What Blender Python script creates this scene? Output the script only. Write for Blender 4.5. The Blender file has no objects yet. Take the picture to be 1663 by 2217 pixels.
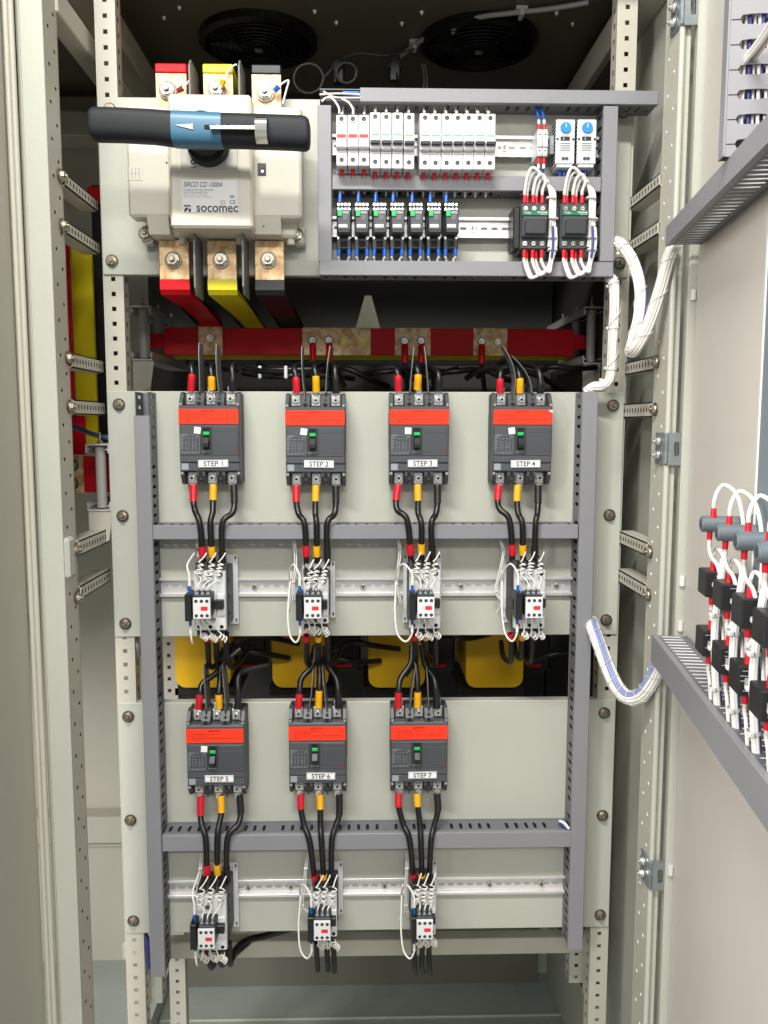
import bpy, math, random
from mathutils import Vector, Matrix
random.seed(7)
S = bpy.context.scene
COL = S.collection
# ------------------------------------------------------------------ camera
F, CX, CY = 1800.0, 831.5, 1108.5
PITCH, YAW, ROLL = 0.1058, 0.0249, 0.0014
D, CAMZ = 1.53, 1.72
cp, sp, cy_, sy_ = math.cos(PITCH), math.sin(PITCH), math.cos(YAW), math.sin(YAW)
FW = Vector((sy_*cp, cy_*cp, -sp)); RT = Vector((cy_, -sy_, 0)); UP = RT.cross(FW)
cr, sr = math.cos(ROLL), math.sin(ROLL)
RT, UP = RT*cr + UP*sr, UP*cr - RT*sr
CAM = Vector((0, -D, CAMZ))
cd = bpy.data.cameras.new('camera'); cam = bpy.data.objects.new('camera', cd); COL.objects.link(cam)
cd.sensor_fit = 'VERTICAL'; cd.sensor_height = 36; cd.sensor_width = 27; cd.lens = 36*F/2217
cd.clip_start = .02; cd.clip_end = 60
M = Matrix.Identity(4)
for i in range(3):
    M[i][0] = RT[i]; M[i][1] = UP[i]; M[i][2] = -FW[i]; M[i][3] = CAM[i]
cam.matrix_world = M
S.camera = cam
# ------------------------------------------------------------------ world, lamps, exposure
W = bpy.data.worlds.new('World'); S.world = W; W.use_nodes = True
bg = W.node_tree.nodes['Background']; bg.inputs[0].default_value = (.93, .97, 1, 1); bg.inputs[1].default_value = .47
def area(name, loc, target, sx, sy, power, col):
    l = bpy.data.lights.new(name, 'AREA'); l.shape = 'RECTANGLE'; l.size = sx; l.size_y = sy; l.energy = power; l.color = col
    o = bpy.data.objects.new(name, l); COL.objects.link(o); o.location = loc
    o.rotation_euler = (Vector(target)-Vector(loc)).to_track_quat('-Z', 'Y').to_euler(); return o
area('ceiling_and_fill_lamp', (-.45, -1.9, 3.8), (0, 0, 1.5), 1.2, .16, 84, (1, .985, .93))
area('ceiling_and_fill_lamp', (.3, -4.2, 3.4), (0, 0, 1.2), 2.4, .3, 66, (1, .98, .95))
area('ceiling_and_fill_lamp', (-2.0, -2.6, 2.5), (.5, -.3, 1.3), 1.0, 1.0, 88, (1, .97, .94))  # fill light added on the left to brighten the right door
S.view_settings.view_transform = 'Standard'; S.view_settings.look = 'None'
S.view_settings.exposure = .2; S.view_settings.gamma = 1; S.view_settings.use_curve_mapping = False
S.render.engine = 'CYCLES'
# ------------------------------------------------------------------ pixel -> world on a plane
def ray(px, py): return FW*F + RT*(px-CX) - UP*(py-CY)
def at(px, py, Y):
    d = ray(px, py); return CAM + d*((Y+D)/d.y)
def V(*a): return Vector(a)
# ------------------------------------------------------------------ materials
def lin(c):
    c = c/255.; return c/12.92 if c < .04045 else ((c+.055)/1.055)**2.4
def rgb(r, g, b): return (lin(r), lin(g), lin(b), 1)
def mat(name, col, rough=.5, metal=0., bump=0., bscale=200., mott=0., mscale=8., spec=.5, rvar=0., trans=0., emit=0):
    m = bpy.data.materials.new(name); m.use_nodes = True; nt = m.node_tree; N = nt.nodes; L = nt.links
    b = N['Principled BSDF']; b.inputs['Base Color'].default_value = col; b.inputs['Roughness'].default_value = rough
    b.inputs['Metallic'].default_value = metal; b.inputs['Specular IOR Level'].default_value = spec
    if trans: b.inputs['Transmission Weight'].default_value = trans
    tc = N.new('ShaderNodeTexCoord'); 
    if mott or rvar:
        n = N.new('ShaderNodeTexNoise'); n.inputs['Scale'].default_value = mscale; n.inputs['Detail'].default_value = 6; n.inputs['Roughness'].default_value = .6
        L.new(tc.outputs['Object'], n.inputs['Vector'])
        if mott:
            mx = N.new('ShaderNodeMix'); mx.data_type = 'RGBA'; mx.blend_type = 'MIX'
            mx.inputs[6].default_value = tuple(c*(1-mott) for c in col[:3])+(1,); mx.inputs[7].default_value = tuple(min(1, c*(1+mott)) for c in col[:3])+(1,)
            mp = N.new('ShaderNodeMapRange'); mp.inputs[1].default_value = .3; mp.inputs[2].default_value = .7
            L.new(n.outputs[0], mp.inputs[0]); L.new(mp.outputs[0], mx.inputs[0]); L.new(mx.outputs[2], b.inputs['Base Color'])
        if rvar:
            mr = N.new('ShaderNodeMapRange'); mr.inputs[1].default_value = .3; mr.inputs[2].default_value = .7
            mr.inputs[3].default_value = max(.05, rough-rvar); mr.inputs[4].default_value = rough+rvar
            L.new(n.outputs[0], mr.inputs[0]); L.new(mr.outputs[0], b.inputs['Roughness'])
    if bump:
        n2 = N.new('ShaderNodeTexNoise'); n2.inputs['Scale'].default_value = bscale; n2.inputs['Detail'].default_value = 3
        L.new(tc.outputs['Object'], n2.inputs['Vector'])
        bp = N.new('ShaderNodeBump'); bp.inputs['Strength'].default_value = bump; bp.inputs['Distance'].default_value = .001
        L.new(n2.outputs[0], bp.inputs['Height']); L.new(bp.outputs[0], b.inputs['Normal'])
    return m
steel = mat('powder_coat_grey_green', rgb(185, 186, 174), .40, bump=.45, bscale=420, mott=.035, mscale=4, rvar=.09)
steelw = mat('powder_coat_warm', rgb(188, 184, 170), .42, bump=.4, bscale=420, mott=.04, mscale=4, rvar=.06)
doorm = mat('door_powder_coat', rgb(210, 204, 195), .38, bump=.4, bscale=500, mott=.03, mscale=3, rvar=.06)
doorl = mat('left_door_powder_coat', rgb(170, 168, 154), .45, bump=.25, bscale=500, mott=.03, mscale=3)
skin = mat('door_skin_blue_grey', rgb(120, 132, 140), .5, bump=.1)
galv = mat('galvanised_sheet', rgb(150, 158, 160), .38, .6, mott=.12, mscale=60, rvar=.1)
duct = mat('grey_pvc', rgb(134, 134, 138), .42, bump=.08, bscale=300, mott=.02, mscale=12, rvar=.05)
ductd = mat('grey_pvc_inner', rgb(110, 111, 116), .5, mott=.03, mscale=12)
alu = mat('bright_rail', rgb(222, 219, 218), .36, .45, mott=.03, mscale=25, rvar=.06)
nickel = mat('nickel_plate', rgb(225, 225, 220), .28, .8, mott=.1, mscale=150, rvar=.1)
zinc = mat('zinc_bolt', rgb(190, 182, 165), .3, .9, mott=.15, mscale=200, rvar=.12)
zincd = mat('dark_zinc_washer', rgb(120, 110, 98), .35, .9, mott=.2, mscale=200, rvar=.1)
brass = mat('brass_bolt', rgb(190, 170, 90), .3, .9, mott=.15, mscale=200)
hole = mat('dark_hole', rgb(16, 16, 16), .8)
mcg = mat('dark_grey_moulding', rgb(70, 72, 76), .45, bump=.1, bscale=400, mott=.04, mscale=20)
mcg2 = mat('dark_grey_cover', rgb(77, 79, 84), .42, bump=.1, bscale=400, mott=.03, mscale=20)
mcd = mat('darker_moulding', rgb(50, 52, 55), .5, bump=.1, bscale=400)
redl = mat('red_caution_sticker', rgb(255, 62, 36), .5, mott=.02, mscale=20, spec=.2)
redt = mat('caution_print', rgb(110, 10, 10), .5)
redb = mat('dark_red_print', rgb(130, 40, 45), .5)
white = mat('white_sticker', rgb(235, 235, 235), .4)
wplas = mat('white_plastic', rgb(222, 222, 222), .4, mott=.02, mscale=30)
wgrey = mat('light_grey_plastic', rgb(212, 214, 215), .42, mott=.02, mscale=30)
cream = mat('cream_plastic', rgb(211, 206, 192), .4, mott=.02, mscale=10, rvar=.05)
creamd = mat('cream_grey_plastic', rgb(192, 189, 180), .45, mott=.03, mscale=10)
black = mat('black_plastic', rgb(28, 29, 31), .42, mott=.1, mscale=20)
blackg = mat('black_cable_sheath', rgb(20, 20, 21), .38, bump=.05, bscale=100, mott=.15, mscale=30, rvar=.08)
handm = mat('charcoal_rubber', rgb(30, 33, 37), .58, spec=.3, bump=.2, bscale=600, mott=.05, mscale=15)
bluep = mat('teal_blue_plastic', rgb(60, 108, 136), .4, mott=.03, mscale=15)
chrome = mat('chrome', rgb(225, 222, 210), .12, 1.)
reds = mat('red_sleeve', rgb(205, 22, 40), .35, mott=.06, mscale=40)
redbar = mat('red_heatshrink', rgb(208, 10, 30), .45, mott=.05, mscale=8, rvar=.06, spec=.25)
yels = mat('yellow_sleeve', rgb(238, 172, 8), .35, mott=.05, mscale=40)
yelb = mat('yellow_heatshrink', rgb(228, 212, 12), .42, mott=.05, mscale=8)
yelt = mat('yellow_paint', rgb(240, 188, 10), .5, mott=.05, mscale=6)
blkb = mat('black_heatshrink', rgb(24, 24, 27), .4, mott=.1, mscale=8)
green = mat('green_print', rgb(20, 190, 90), .4)
greend = mat('dark_green_plastic', rgb(12, 110, 78), .4)
whw = mat('white_wire_sheath', rgb(232, 230, 224), .4, mott=.03, mscale=50)
whp = mat('pinkish_white_wire', rgb(205, 196, 188), .4, mott=.03, mscale=50)
bluw = mat('blue_wire_sheath', rgb(62, 68, 140), .4)
bluf = mat('blue_ferrule', rgb(20, 90, 190), .35)
blub = mat('bright_blue_plastic', rgb(40, 135, 215), .4)
tie = mat('clear_nylon', rgb(215, 215, 212), .35)
ins = mat('grey_insulator', rgb(165, 162, 156), .45)
barr = mat('grey_barrier_sheet', rgb(112, 112, 110), .45, mott=.05, mscale=20)
rprint = mat('red_print', rgb(225, 40, 50), .4)
gprint = mat('grey_print', rgb(150, 155, 160), .5)
dprint = mat('black_print', rgb(30, 30, 32), .5)
fanm = mat('fan_black', rgb(14, 14, 15), .3)
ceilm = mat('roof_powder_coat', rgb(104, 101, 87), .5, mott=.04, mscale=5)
floorm = mat('floor_pan_teal_grey', rgb(158, 168, 160), .3, mott=.06, mscale=5, rvar=.1)
room = mat('workshop_floor_paint', rgb(140, 142, 138), .4, mott=.08, mscale=2)
cu = mat('copper', rgb(214, 178, 140), .3, .35, mott=.0)
def tarnish(m, c1, c2, c3):
    nt = m.node_tree; N = nt.nodes; L = nt.links; b = N['Principled BSDF']
    tc = N.new('ShaderNodeTexCoord'); n = N.new('ShaderNodeTexNoise'); n.inputs['Scale'].default_value = 60; n.inputs['Detail'].default_value = 8; n.inputs['Distortion'].default_value = .5
    r = N.new('ShaderNodeValToRGB'); r.color_ramp.elements[0].position = .35; r.color_ramp.elements[0].color = c1
    r.color_ramp.elements[1].position = .62; r.color_ramp.elements[1].color = c3
    e = r.color_ramp.elements.new(.48); e.color = c2
    L.new(tc.outputs['Object'], n.inputs['Vector']); L.new(n.outputs[0], r.inputs[0]); L.new(r.outputs[0], b.inputs['Base Color'])
    mr = N.new('ShaderNodeMapRange'); mr.inputs[3].default_value = .32; mr.inputs[4].default_value = .55; L.new(n.outputs[0], mr.inputs[0]); L.new(mr.outputs[0], b.inputs['Roughness'])
tarnish(cu, rgb(186, 142, 98), rgb(214, 176, 130), rgb(238, 212, 168))
# ------------------------------------------------------------------ mesh builder
_tc = {}
def text_geo(s, size, bold=0, shear=0):
    k = (s, size, bold, shear)
    if k not in _tc:
        c = bpy.data.curves.new('lettering', 'FONT'); c.body = s; c.size = size; c.align_x = 'CENTER'; c.align_y = 'CENTER'
        c.offset = bold*size; c.shear = shear; c.resolution_u = 3
        o = bpy.data.objects.new('lettering', c); COL.objects.link(o)
        dg = bpy.context.evaluated_depsgraph_get(); dg.update()
        me = bpy.data.meshes.new_from_object(o.evaluated_get(dg))
        _tc[k] = ([v.co.copy() for v in me.vertices], [tuple(p.vertices) for p in me.polygons])
        bpy.data.objects.remove(o); bpy.data.meshes.remove(me); bpy.data.curves.remove(c)
    return _tc[k]
class MB:
    def __init__(s): s.v = []; s.f = []; s.m = []; s.s = []; s.mats = []; s.T = None
    def mi(s, m):
        if m not in s.mats: s.mats.append(m)
        return s.mats.index(m)
    def add(s, vs, fs, m, smooth=False):
        b = len(s.v); k = s.mi(m)
        for v in vs:
            v = Vector(v); s.v.append(s.T @ v if s.T else v)
        for i, f in enumerate(fs):
            s.f.append([b+j for j in f]); s.m.append(k); s.s.append(smooth)
    def box(s, x0, x1, y0, y1, z0, z1, m, bev=0.):
        if x0 > x1: x0, x1 = x1, x0
        if y0 > y1: y0, y1 = y1, y0
        if z0 > z1: z0, z1 = z1, z0
        bev = min(bev, (x1-x0)*.45, (y1-y0)*.45, (z1-z0)*.45)
        X = (x0, x1); Y = (y0, y1); Z = (z0, z1)
        if bev <= 0:
            vs = [(X[i], Y[j], Z[k]) for i in (0, 1) for j in (0, 1) for k in (0, 1)]
            s.add(vs, [(0, 1, 3, 2), (4, 6, 7, 5), (0, 4, 5, 1), (2, 3, 7, 6), (0, 2, 6, 4), (1, 5, 7, 3)], m); return
        vs = []; idx = {}
        for i in (0, 1):
            for j in (0, 1):
                for k in (0, 1):
                    sx, sy, sz = (1, -1)[i], (1, -1)[j], (1, -1)[k]
                    for a in range(3):
                        p = [X[i]+sx*bev, Y[j]+sy*bev, Z[k]+sz*bev]; p[a] = (X[i], Y[j], Z[k])[a]
                        idx[i, j, k, a] = len(vs); vs.append(tuple(p))
        fs = []
        q = ((0, 0), (1, 0), (1, 1), (0, 1))
        for e in (0, 1):
            fs.append([idx[e, a, b, 0] for a, b in q]); fs.append([idx[a, e, b, 1] for a, b in q]); fs.append([idx[a, b, e, 2] for a, b in q])
        for a in (0, 1):
            for b in (0, 1):
                fs.append([idx[a, b, 0, 0], idx[a, b, 1, 0], idx[a, b, 1, 1], idx[a, b, 0, 1]])
                fs.append([idx[a, 0, b, 0], idx[a, 1, b, 0], idx[a, 1, b, 2], idx[a, 0, b, 2]])
                fs.append([idx[0, a, b, 1], idx[1, a, b, 1], idx[1, a, b, 2], idx[0, a, b, 2]])
        for i in (0, 1):
            for j in (0, 1):
                for k in (0, 1): fs.append([idx[i, j, k, a] for a in range(3)])
        s.add(vs, s.orient(vs, fs), m)
    def orient(s, vs, fs):
        vs = [Vector(v) for v in vs]; c = sum(vs, Vector())/len(vs); out = []
        for f in fs:
            a, b, d = vs[f[0]], vs[f[1]], vs[f[2]]; n = (b-a).cross(d-a)
            out.append(f if n.dot(a-c) > 0 else list(reversed(f)))
        return out
    def cyl(s, p0, p1, r, m, n=16, r1=None, cap=True, off=0.):
        p0, p1 = Vector(p0), Vector(p1); r1 = r if r1 is None else r1
        a = (p1-p0).normalized(); u = a.orthogonal().normalized(); w = a.cross(u)
        if abs(a.y) > .9: u = V(1, 0, 0); w = V(0, 0, 1)
        ring = [u*math.cos(off+2*math.pi*i/n)+w*math.sin(off+2*math.pi*i/n) for i in range(n)]
        A = [p0+q*r for q in ring]; B = [p1+q*r1 for q in ring]
        s.add(A+B, [(i, (i+1) % n, n+(i+1) % n, n+i) for i in range(n)], m, n > 6)
        if cap: s.add(A, [tuple(range(n))], m); s.add(B, [tuple(range(n))], m)
    def prism(s, poly, ax, d0, d1, m):
        """poly in the two other axes, extruded along ax"""
        def mk(p, d):
            q = list(p); q.insert(ax, d); return tuple(q)
        n = len(poly); vs = [mk(p, d0) for p in poly]+[mk(p, d1) for p in poly]
        s.add(vs, [tuple(range(n)), tuple(range(2*n-1, n-1, -1))]+[(i, n+i, n+(i+1) % n, (i+1) % n) for i in range(n)], m)
    def tube(s, pts, r, m, n=8, sub=6, cap=True, seg=None, flat=1.):
        P = spline(pts, sub)
        rs = r if isinstance(r, (list, tuple)) else None
        if len(P) < 2: return
        t0 = (P[1]-P[0]).normalized(); u = t0.orthogonal().normalized(); vs = []
        for i, p in enumerate(P):
            t = (P[min(i+1, len(P)-1)]-P[max(i-1, 0)])
            if t.length < 1e-9: t = t0
            t = t.normalized(); u = (u-t*u.dot(t))
            u = u.normalized() if u.length > 1e-6 else t.orthogonal().normalized()
            w = t.cross(u)
            rr = r if rs is None else rs[0]+(rs[1]-rs[0])*i/(len(P)-1)
            for k in range(n):
                a = 2*math.pi*k/n; vs.append(p+(u*math.cos(a)+w*math.sin(a)*flat)*rr)
        fs = []
        for i in range(len(P)-1):
            for k in range(n): fs.append((i*n+k, i*n+(k+1) % n, (i+1)*n+(k+1) % n, (i+1)*n+k))
        s.add(vs, fs, m, True)
        if cap: s.add(vs[:n], [tuple(range(n))], m); s.add(vs[-n:], [tuple(range(n))], m)
    def perf(s, o, u, v, nrm, uc, vc, hf, th, m, mh=None):
        """sheet of cells with real holes; hf(i,j,w,h)->(a,b,power) or None"""
        o = Vector(o); u = Vector(u); v = Vector(v); nrm = Vector(nrm); U = [0.]; Vv = [0.]
        for a in uc: U.append(U[-1]+a)
        for a in vc: Vv.append(Vv[-1]+a)
        ring = [(-1, -1), (-.33, -1), (.33, -1), (1, -1), (1, -.33), (1, .33), (1, 1), (.33, 1), (-.33, 1), (-1, 1), (-1, .33), (-1, -.33)]
        for i in range(len(uc)):
            for j in range(len(vc)):
                cu_, cv = (U[i]+U[i+1])/2, (Vv[j]+Vv[j+1])/2; hu, hv = uc[i]/2, vc[j]/2; h = hf(i, j, uc[i], vc[j])
                P = lambda a, b, d: o+u*a+v*b+nrm*d
                if h is None:
                    for d in (0, -th): s.add([P(cu_-hu, cv-hv, d), P(cu_+hu, cv-hv, d), P(cu_+hu, cv+hv, d), P(cu_-hu, cv+hv, d)], [(0, 1, 2, 3)], m)
                    continue
                if h == 'void': continue
                a, b, pw = h[:3]; ou, ov = h[3:] if len(h) > 3 else (0, 0)
                out = [(cu_+x*hu, cv+y*hv) for x, y in ring]; inn = []
                for x, y in ring:
                    k = (abs(x)**pw+abs(y)**pw)**(1./pw) if pw < 20 else 1.
                    inn.append((cu_+ou+x/k*a, cv+ov+y/k*b))
                for d in (0, -th):
                    vs = [P(x, y, d) for x, y in out]+[P(x, y, d) for x, y in inn]
                    s.add(vs, [(q, (q+1) % 12, 12+(q+1) % 12, 12+q) for q in range(12)], m)
                vs = [P(x, y, 0) for x, y in inn]+[P(x, y, -th) for x, y in inn]
                s.add(vs, [(q, (q+1) % 12, 12+(q+1) % 12, 12+q) for q in range(12)], mh or m)
        a, b = U[-1], Vv[-1]
        P = lambda x, y, d: o+u*x+v*y+nrm*d
        c = [(0, 0), (a, 0), (a, b), (0, b)]
        s.add([P(x, y, 0) for x, y in c]+[P(x, y, -th) for x, y in c], [(i, (i+1) % 4, 4+(i+1) % 4, 4+i) for i in range(4)], m)
    def text(s, t, size, x, y, z, m, bold=0, shear=0, wid=None, align='C', ry=0):
        vs, fs = text_geo(t, size, bold, shear)
        xs = [q.x for q in vs]; w = max(xs)-min(xs); k = (wid/w) if wid else 1.
        cx = (max(xs)+min(xs))/2; o = {'C': 0, 'L': w*k/2}[align]
        c, d = math.cos(ry), math.sin(ry); R = []
        for q in vs:
            a, b = (q.x-cx)*k+o, q.y; R.append((x+a*c-b*d, y, z+a*d+b*c))
        s.add(R, fs, m)
    def build(s, name, parent=None, origin=None):
        o3 = Vector(origin) if origin is not None else Vector((0, 0, 0))
        me = bpy.data.meshes.new(name); me.from_pydata([tuple(v-o3) for v in s.v], [], s.f)
        for m in s.mats: me.materials.append(m)
        me.polygons.foreach_set('material_index', s.m); me.polygons.foreach_set('use_smooth', s.s); me.update()
        o = bpy.data.objects.new(name, me); COL.objects.link(o); o.location = o3
        if parent is not None: o.parent = parent; o.location = o3
        return o
def spline(pts, sub=6):
    pts = [Vector(p) for p in pts]
    if sub <= 1 or len(pts) < 3: return pts
    P = [pts[0]*2-pts[1]]+pts+[pts[-1]*2-pts[-2]]; out = []
    for i in range(1, len(P)-2):
        a, b, c, d = P[i-1:i+3]
        for k in range(sub):
            t = k/sub; out.append(.5*((2*b)+(c-a)*t+(2*a-5*b+4*c-d)*t*t+(3*b-a-3*c+d)*t**3))
    out.append(pts[-1]); return out
def tag(o, label=None, cat=None, group=None, kind=None):
    if label: o['label'] = label
    if cat: o['category'] = cat
    if group: o['group'] = group
    if kind: o['kind'] = kind
    return o
def empty(name, loc, label, cat, group=None):
    o = bpy.data.objects.new(name, None); COL.objects.link(o); o.location = loc; o.empty_display_size = .05
    return tag(o, label, cat, group)
def copy_tree(o, parent=None):
    c = o.copy(); COL.objects.link(c); c.parent = parent
    if parent is not None: c.matrix_parent_inverse = o.matrix_parent_inverse.copy()
    for ch in [x for x in bpy.data.objects if x.parent == o]: copy_tree(ch, c)
    return c
ORD = ['first', 'second', 'third', 'fourth', 'fifth', 'sixth', 'seventh', 'eighth', 'ninth', 'tenth', 'eleventh', 'twelfth', 'thirteenth', 'fourteenth']
def hexbolt(mb, x, y, z, r, m=zinc, wm=zincd, k=1., a=.3):
    """bolt head facing -Y at depth y"""
    mb.cyl((x, y, z), (x, y-.0018*k, z), r*1.55, wm, 24)
    mb.cyl((x, y-.0018*k, z), (x, y-.0035*k, z), r*1.2, m, 20, r1=r*1.1)
    mb.cyl((x, y-.0035*k, z), (x, y-.0085*k, z), r, m, 6, off=a)
    mb.cyl((x, y-.0085*k, z), (x, y-.0092*k, z), r*.62, wm, 14)
    mb.cyl((x, y-.0092*k, z), (x, y-.0125*k, z), r*.42, m, 12)
# ================================================================== ROOM + CABINET
mb = MB(); mb.box(-6, 6, -7, 5, -.05, 0, room); tag(mb.build('floor'), kind='structure')
ZT = 2.56; ZF = at(800, 2122, .72).z        # roof underside / floor pan
XL, XR = at(134, 1100, -.2).x, at(1434, 1100, -.2).x
YB, YF, YM = .74, -.2, -.143
cab = empty('cabinet', (0, 0, ZF), 'tall open beige steel switchboard cabinet holding all the breakers and ducts', 'cabinet')
CL = (0, 0, -ZF)
def cpart(mb, name, parent=None):
    o = mb.build(name, cab); o.location = (0, 0, -ZF); return o
def sub(mb, name, part):
    o = mb.build(name, part); return o
# back panel, in three sheets with folded seams
mb = MB(); 
mb.box(-1.6, -.56, YB, YB+.003, ZF, ZT, steelw); mb.box(-.553, .6, YB, YB+.003, ZF, ZT, steel)
for z in (at(160, 1770, .7).z, at(160, 1835, .7).z): mb.box(-1.6, -.56, YB-.03, YB-.0005, z-.004, z+.004, steelw, .001)
cpart(mb, 'back_panel')
mb = MB(); mb.box(-1.6, -.56, YB-.06, YB-.001, at(160, 1828, .68).z, at(160, 1770, .68).z, steelw, .003); cpart(mb, 'cross_beam')
mb = MB(); mb.box(-1.6, -.56, YB-.1, YB-.001, at(160, 300, .66).z, at(160, 245, .66).z, steelw, .003); cpart(mb, 'cross_beam')
mb = MB(); mb.box(-1.602, -1.6, YF, YB, ZF, ZT, steelw); cpart(mb, 'far_side_panel')
mb = MB(); mb.box(-1.6, at(57, 1100, -.2).x-.005, YF+.006, YF+.01, at(150, 1330, -.2).z, ZT+.1, steelw); cpart(mb, 'bay_light_blocker')  # unseen sheet added to keep light out of the upper left bay
# roof
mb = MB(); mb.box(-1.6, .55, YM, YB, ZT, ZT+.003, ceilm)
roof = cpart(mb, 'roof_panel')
for (px, py) in ((355, 38), (388, 16), (681, 24), (728, 48), (913, 26), (870, 50), (1205, 28), (1240, 51)):
    d = ray(px, py); p = CAM+d*((ZT-CAMZ)/d.z)
    m2 = MB(); m2.cyl(p, p-V(0, 0, .006), .006, nickel, 10, r1=.003); sub(m2, 'rivet', roof)
shd = mat('painted_shade_dark', rgb(44, 43, 37), .6)  # shade of the deep interior put into the colour
# side panel on the right with louvres
mb = MB(); xs = .535
mb.box(xs, xs+.002, YM, YB, ZF, ZT, steel); mb.box(xs-.03, xs-.028, .16, YB, ZF+.3, ZT, shd); sp_ = cpart(mb, 'side_panel')  # second sheet added inside the panel, its dark colour stands for shade
m2 = MB()
for r in range(6):
    p = at(1462, 215+r*31, -.1); z0 = p.z
    for k in range(7): m2.box(xs-.004, xs-.0005, -.13+k*.012, -.124+k*.012, z0-.008, z0+.008, steel, .001)
sub(m2, 'louvre', sp_)
m2 = MB()
for r in range(10):
    p = at(1392, 1950+r*24, -.02); 
    m2.box(xs-.004, xs-.0005, -.13, -.06, p.z-.003, p.z+.003, steel, .001)
sub(m2, 'louvre', sp_)
# front frame: left
def vpost(name, x0, x1, y0, y1, m, bev=.002, z0=None, z1=None):
    mb = MB(); mb.box(x0, x1, y0, y1, z0 or ZF-.12, z1 or ZT+.1, m, bev); return cpart(mb, name)
xa, xb, xc = at(57, 1100, -.2).x, at(71, 1100, -.2).x, at(85, 1100, -.2).x
Zb, Zt = ZF-.12, ZT+.12
mb = MB()
mb.box(xc, XL, YF, YF+.003, Zb, Zt, steel, .001)
mb.box(xb+.001, xc-.0005, YF+.012, YF+.015, Zb, Zt, steelw); mb.box(xc-.0005, xc+.0015, YF, YF+.02, Zb, Zt, steel)
hp = .0275; nz = int((Zt-Zb)/hp)
def fh(i, j, w, h):
    if j == 1 and i % 2 == 0: return (.003, .0035, 2.2)
    if j == 3 and i % 2 == 1: return (.003, .0035, 2.2)
mb.perf((XL, YF+.001, Zb), (0, 0, 1), (0, 1, 0), (1, 0, 0), [hp]*nz, [.014, .012, .012, .012, .008], fh, .003, steelw, hole)
mb.box(XL-.05, XL, YM+.001, YM+.004, Zb, Zt, steelw)
frl = cpart(mb, 'front_post')
for y in (372, 480):
    p = at(126, y+6, -.16); m2 = MB()
    m2.T = Matrix.Translation((XL+.002, p.y+.006, p.z)) @ Matrix.Rotation(math.radians(90), 4, 'Z'); hexbolt(m2, 0, 0, 0, .0072, k=.85)
    sub(m2, 'bolt', frl)
for y in (775, 880, 1190, 1294):
    m2 = MB(); p = at(148, y, -.15)
    m2.T = Matrix.Translation((XL+.002, -.151, p.z)) @ Matrix.Rotation(math.radians(90), 4, 'Z'); hexbolt(m2, 0, 0, 0, .0072, k=.85); sub(m2, 'bolt', frl)
# rubber gasket ridges
for xg in (xa+.003, xa+.011):
    m2 = MB(); m2.cyl((xg, YF-.004, Zb), (xg, YF-.004, Zt), .0042, steelw, 12); sub(m2, 'gasket', frl)
m2 = MB(); m2.box(xa-.001, xb+.003, YF, YF+.003, Zb, Zt, steelw); sub(m2, 'gasket_channel', frl)
# small catch on the left post
p = at(147, 1205, -.17); m2 = MB(); m2.box(XL-.006, XL+.007, -.197, -.165, p.z-.034, p.z+.034, steel, .005); sub(m2, 'door_catch', frl)
# left door, swung open
mb = MB(); hx = xa-.002
mb.T = Matrix.Translation((hx, YF-.002, 0)) @ Matrix.Rotation(math.radians(-(90+4)), 4, 'Z')
mb.box(0, 1.0, -.02, -.001, Zb, Zt, doorl, .004); mb.T = None; dl = cpart(mb, 'door'); tag(dl, 'plain brown-grey door leaf swung open on the left')
# right frame
xr1, xr2 = at(1434, 1100, YF).x, at(1458, 1100, YF).x
mb = MB()
mb.perf((XR, YF+.001, Zb), (0, 0, 1), (0, 1, 0), (-1, 0, 0), [hp]*nz, [.010, .012, .012, .012, .010], fh, .003, steelw, white)
mb.box(XR, xr2, YF, YF+.003, Zb, Zt, steel, .001)
mb.box(XR, XR+.05, YM+.001, YM+.004, Zb, Zt, steelw)
frr = cpart(mb, 'front_post')
m2 = MB(); m2.cyl((XR+.003, YF-.003, Zb), (XR+.003, YF-.003, Zt), .0048, steel, 12); sub(m2, 'gasket', frr)
for y in (783, 886, 1195, 1288):
    m2 = MB(); p = at(1422, y, -.155)
    m2.T = Matrix.Translation((XR-.002, -.155, p.z)) @ Matrix.Rotation(math.radians(-90), 4, 'Z'); hexbolt(m2, 0, 0, 0, .0072, k=.85); sub(m2, 'bolt', frr)
def hinge(py, L, m, yf=YF):
    p = at(1455, py, yf-.01); b = MB(); z = p.z; x0 = XR
    b.box(x0-.003, x0-.0005, yf-.006, yf+.035, z-L, z+L, m, .001)
    b.box(x0-.003, x0+.003, yf-.012, yf-.004, z-L, z+L, m, .003)
    b.perf((x0+.002, yf-.012, z-L), (1, 0, 0), (0, 0, 1), (0, -1, 0), [.008, .010, .006], [L*.45, L*1.1, L*.45], lambda i, j, w, h: (.0042, L*.45, 6) if (i, j) == (1, 1) else None, .003, m, hole)
    b.T = Matrix.Rotation(math.radians(0), 4, 'Z')
    o = sub(b, 'hinge', frr)
    for dz in (-.4, .45):
        m3 = MB(); m3.T = Matrix.Translation((x0-.0035, yf+.016, z+L*dz)) @ Matrix.Rotation(math.radians(-90), 4, 'Z'); hexbolt(m3, 0, 0, 0, .0055, m=nickel, wm=galv, k=.9)
        s3 = m3.build('hinge_bolt', frr)
for py in (15, 972, 1895): hinge(py, .026, galv)
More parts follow.
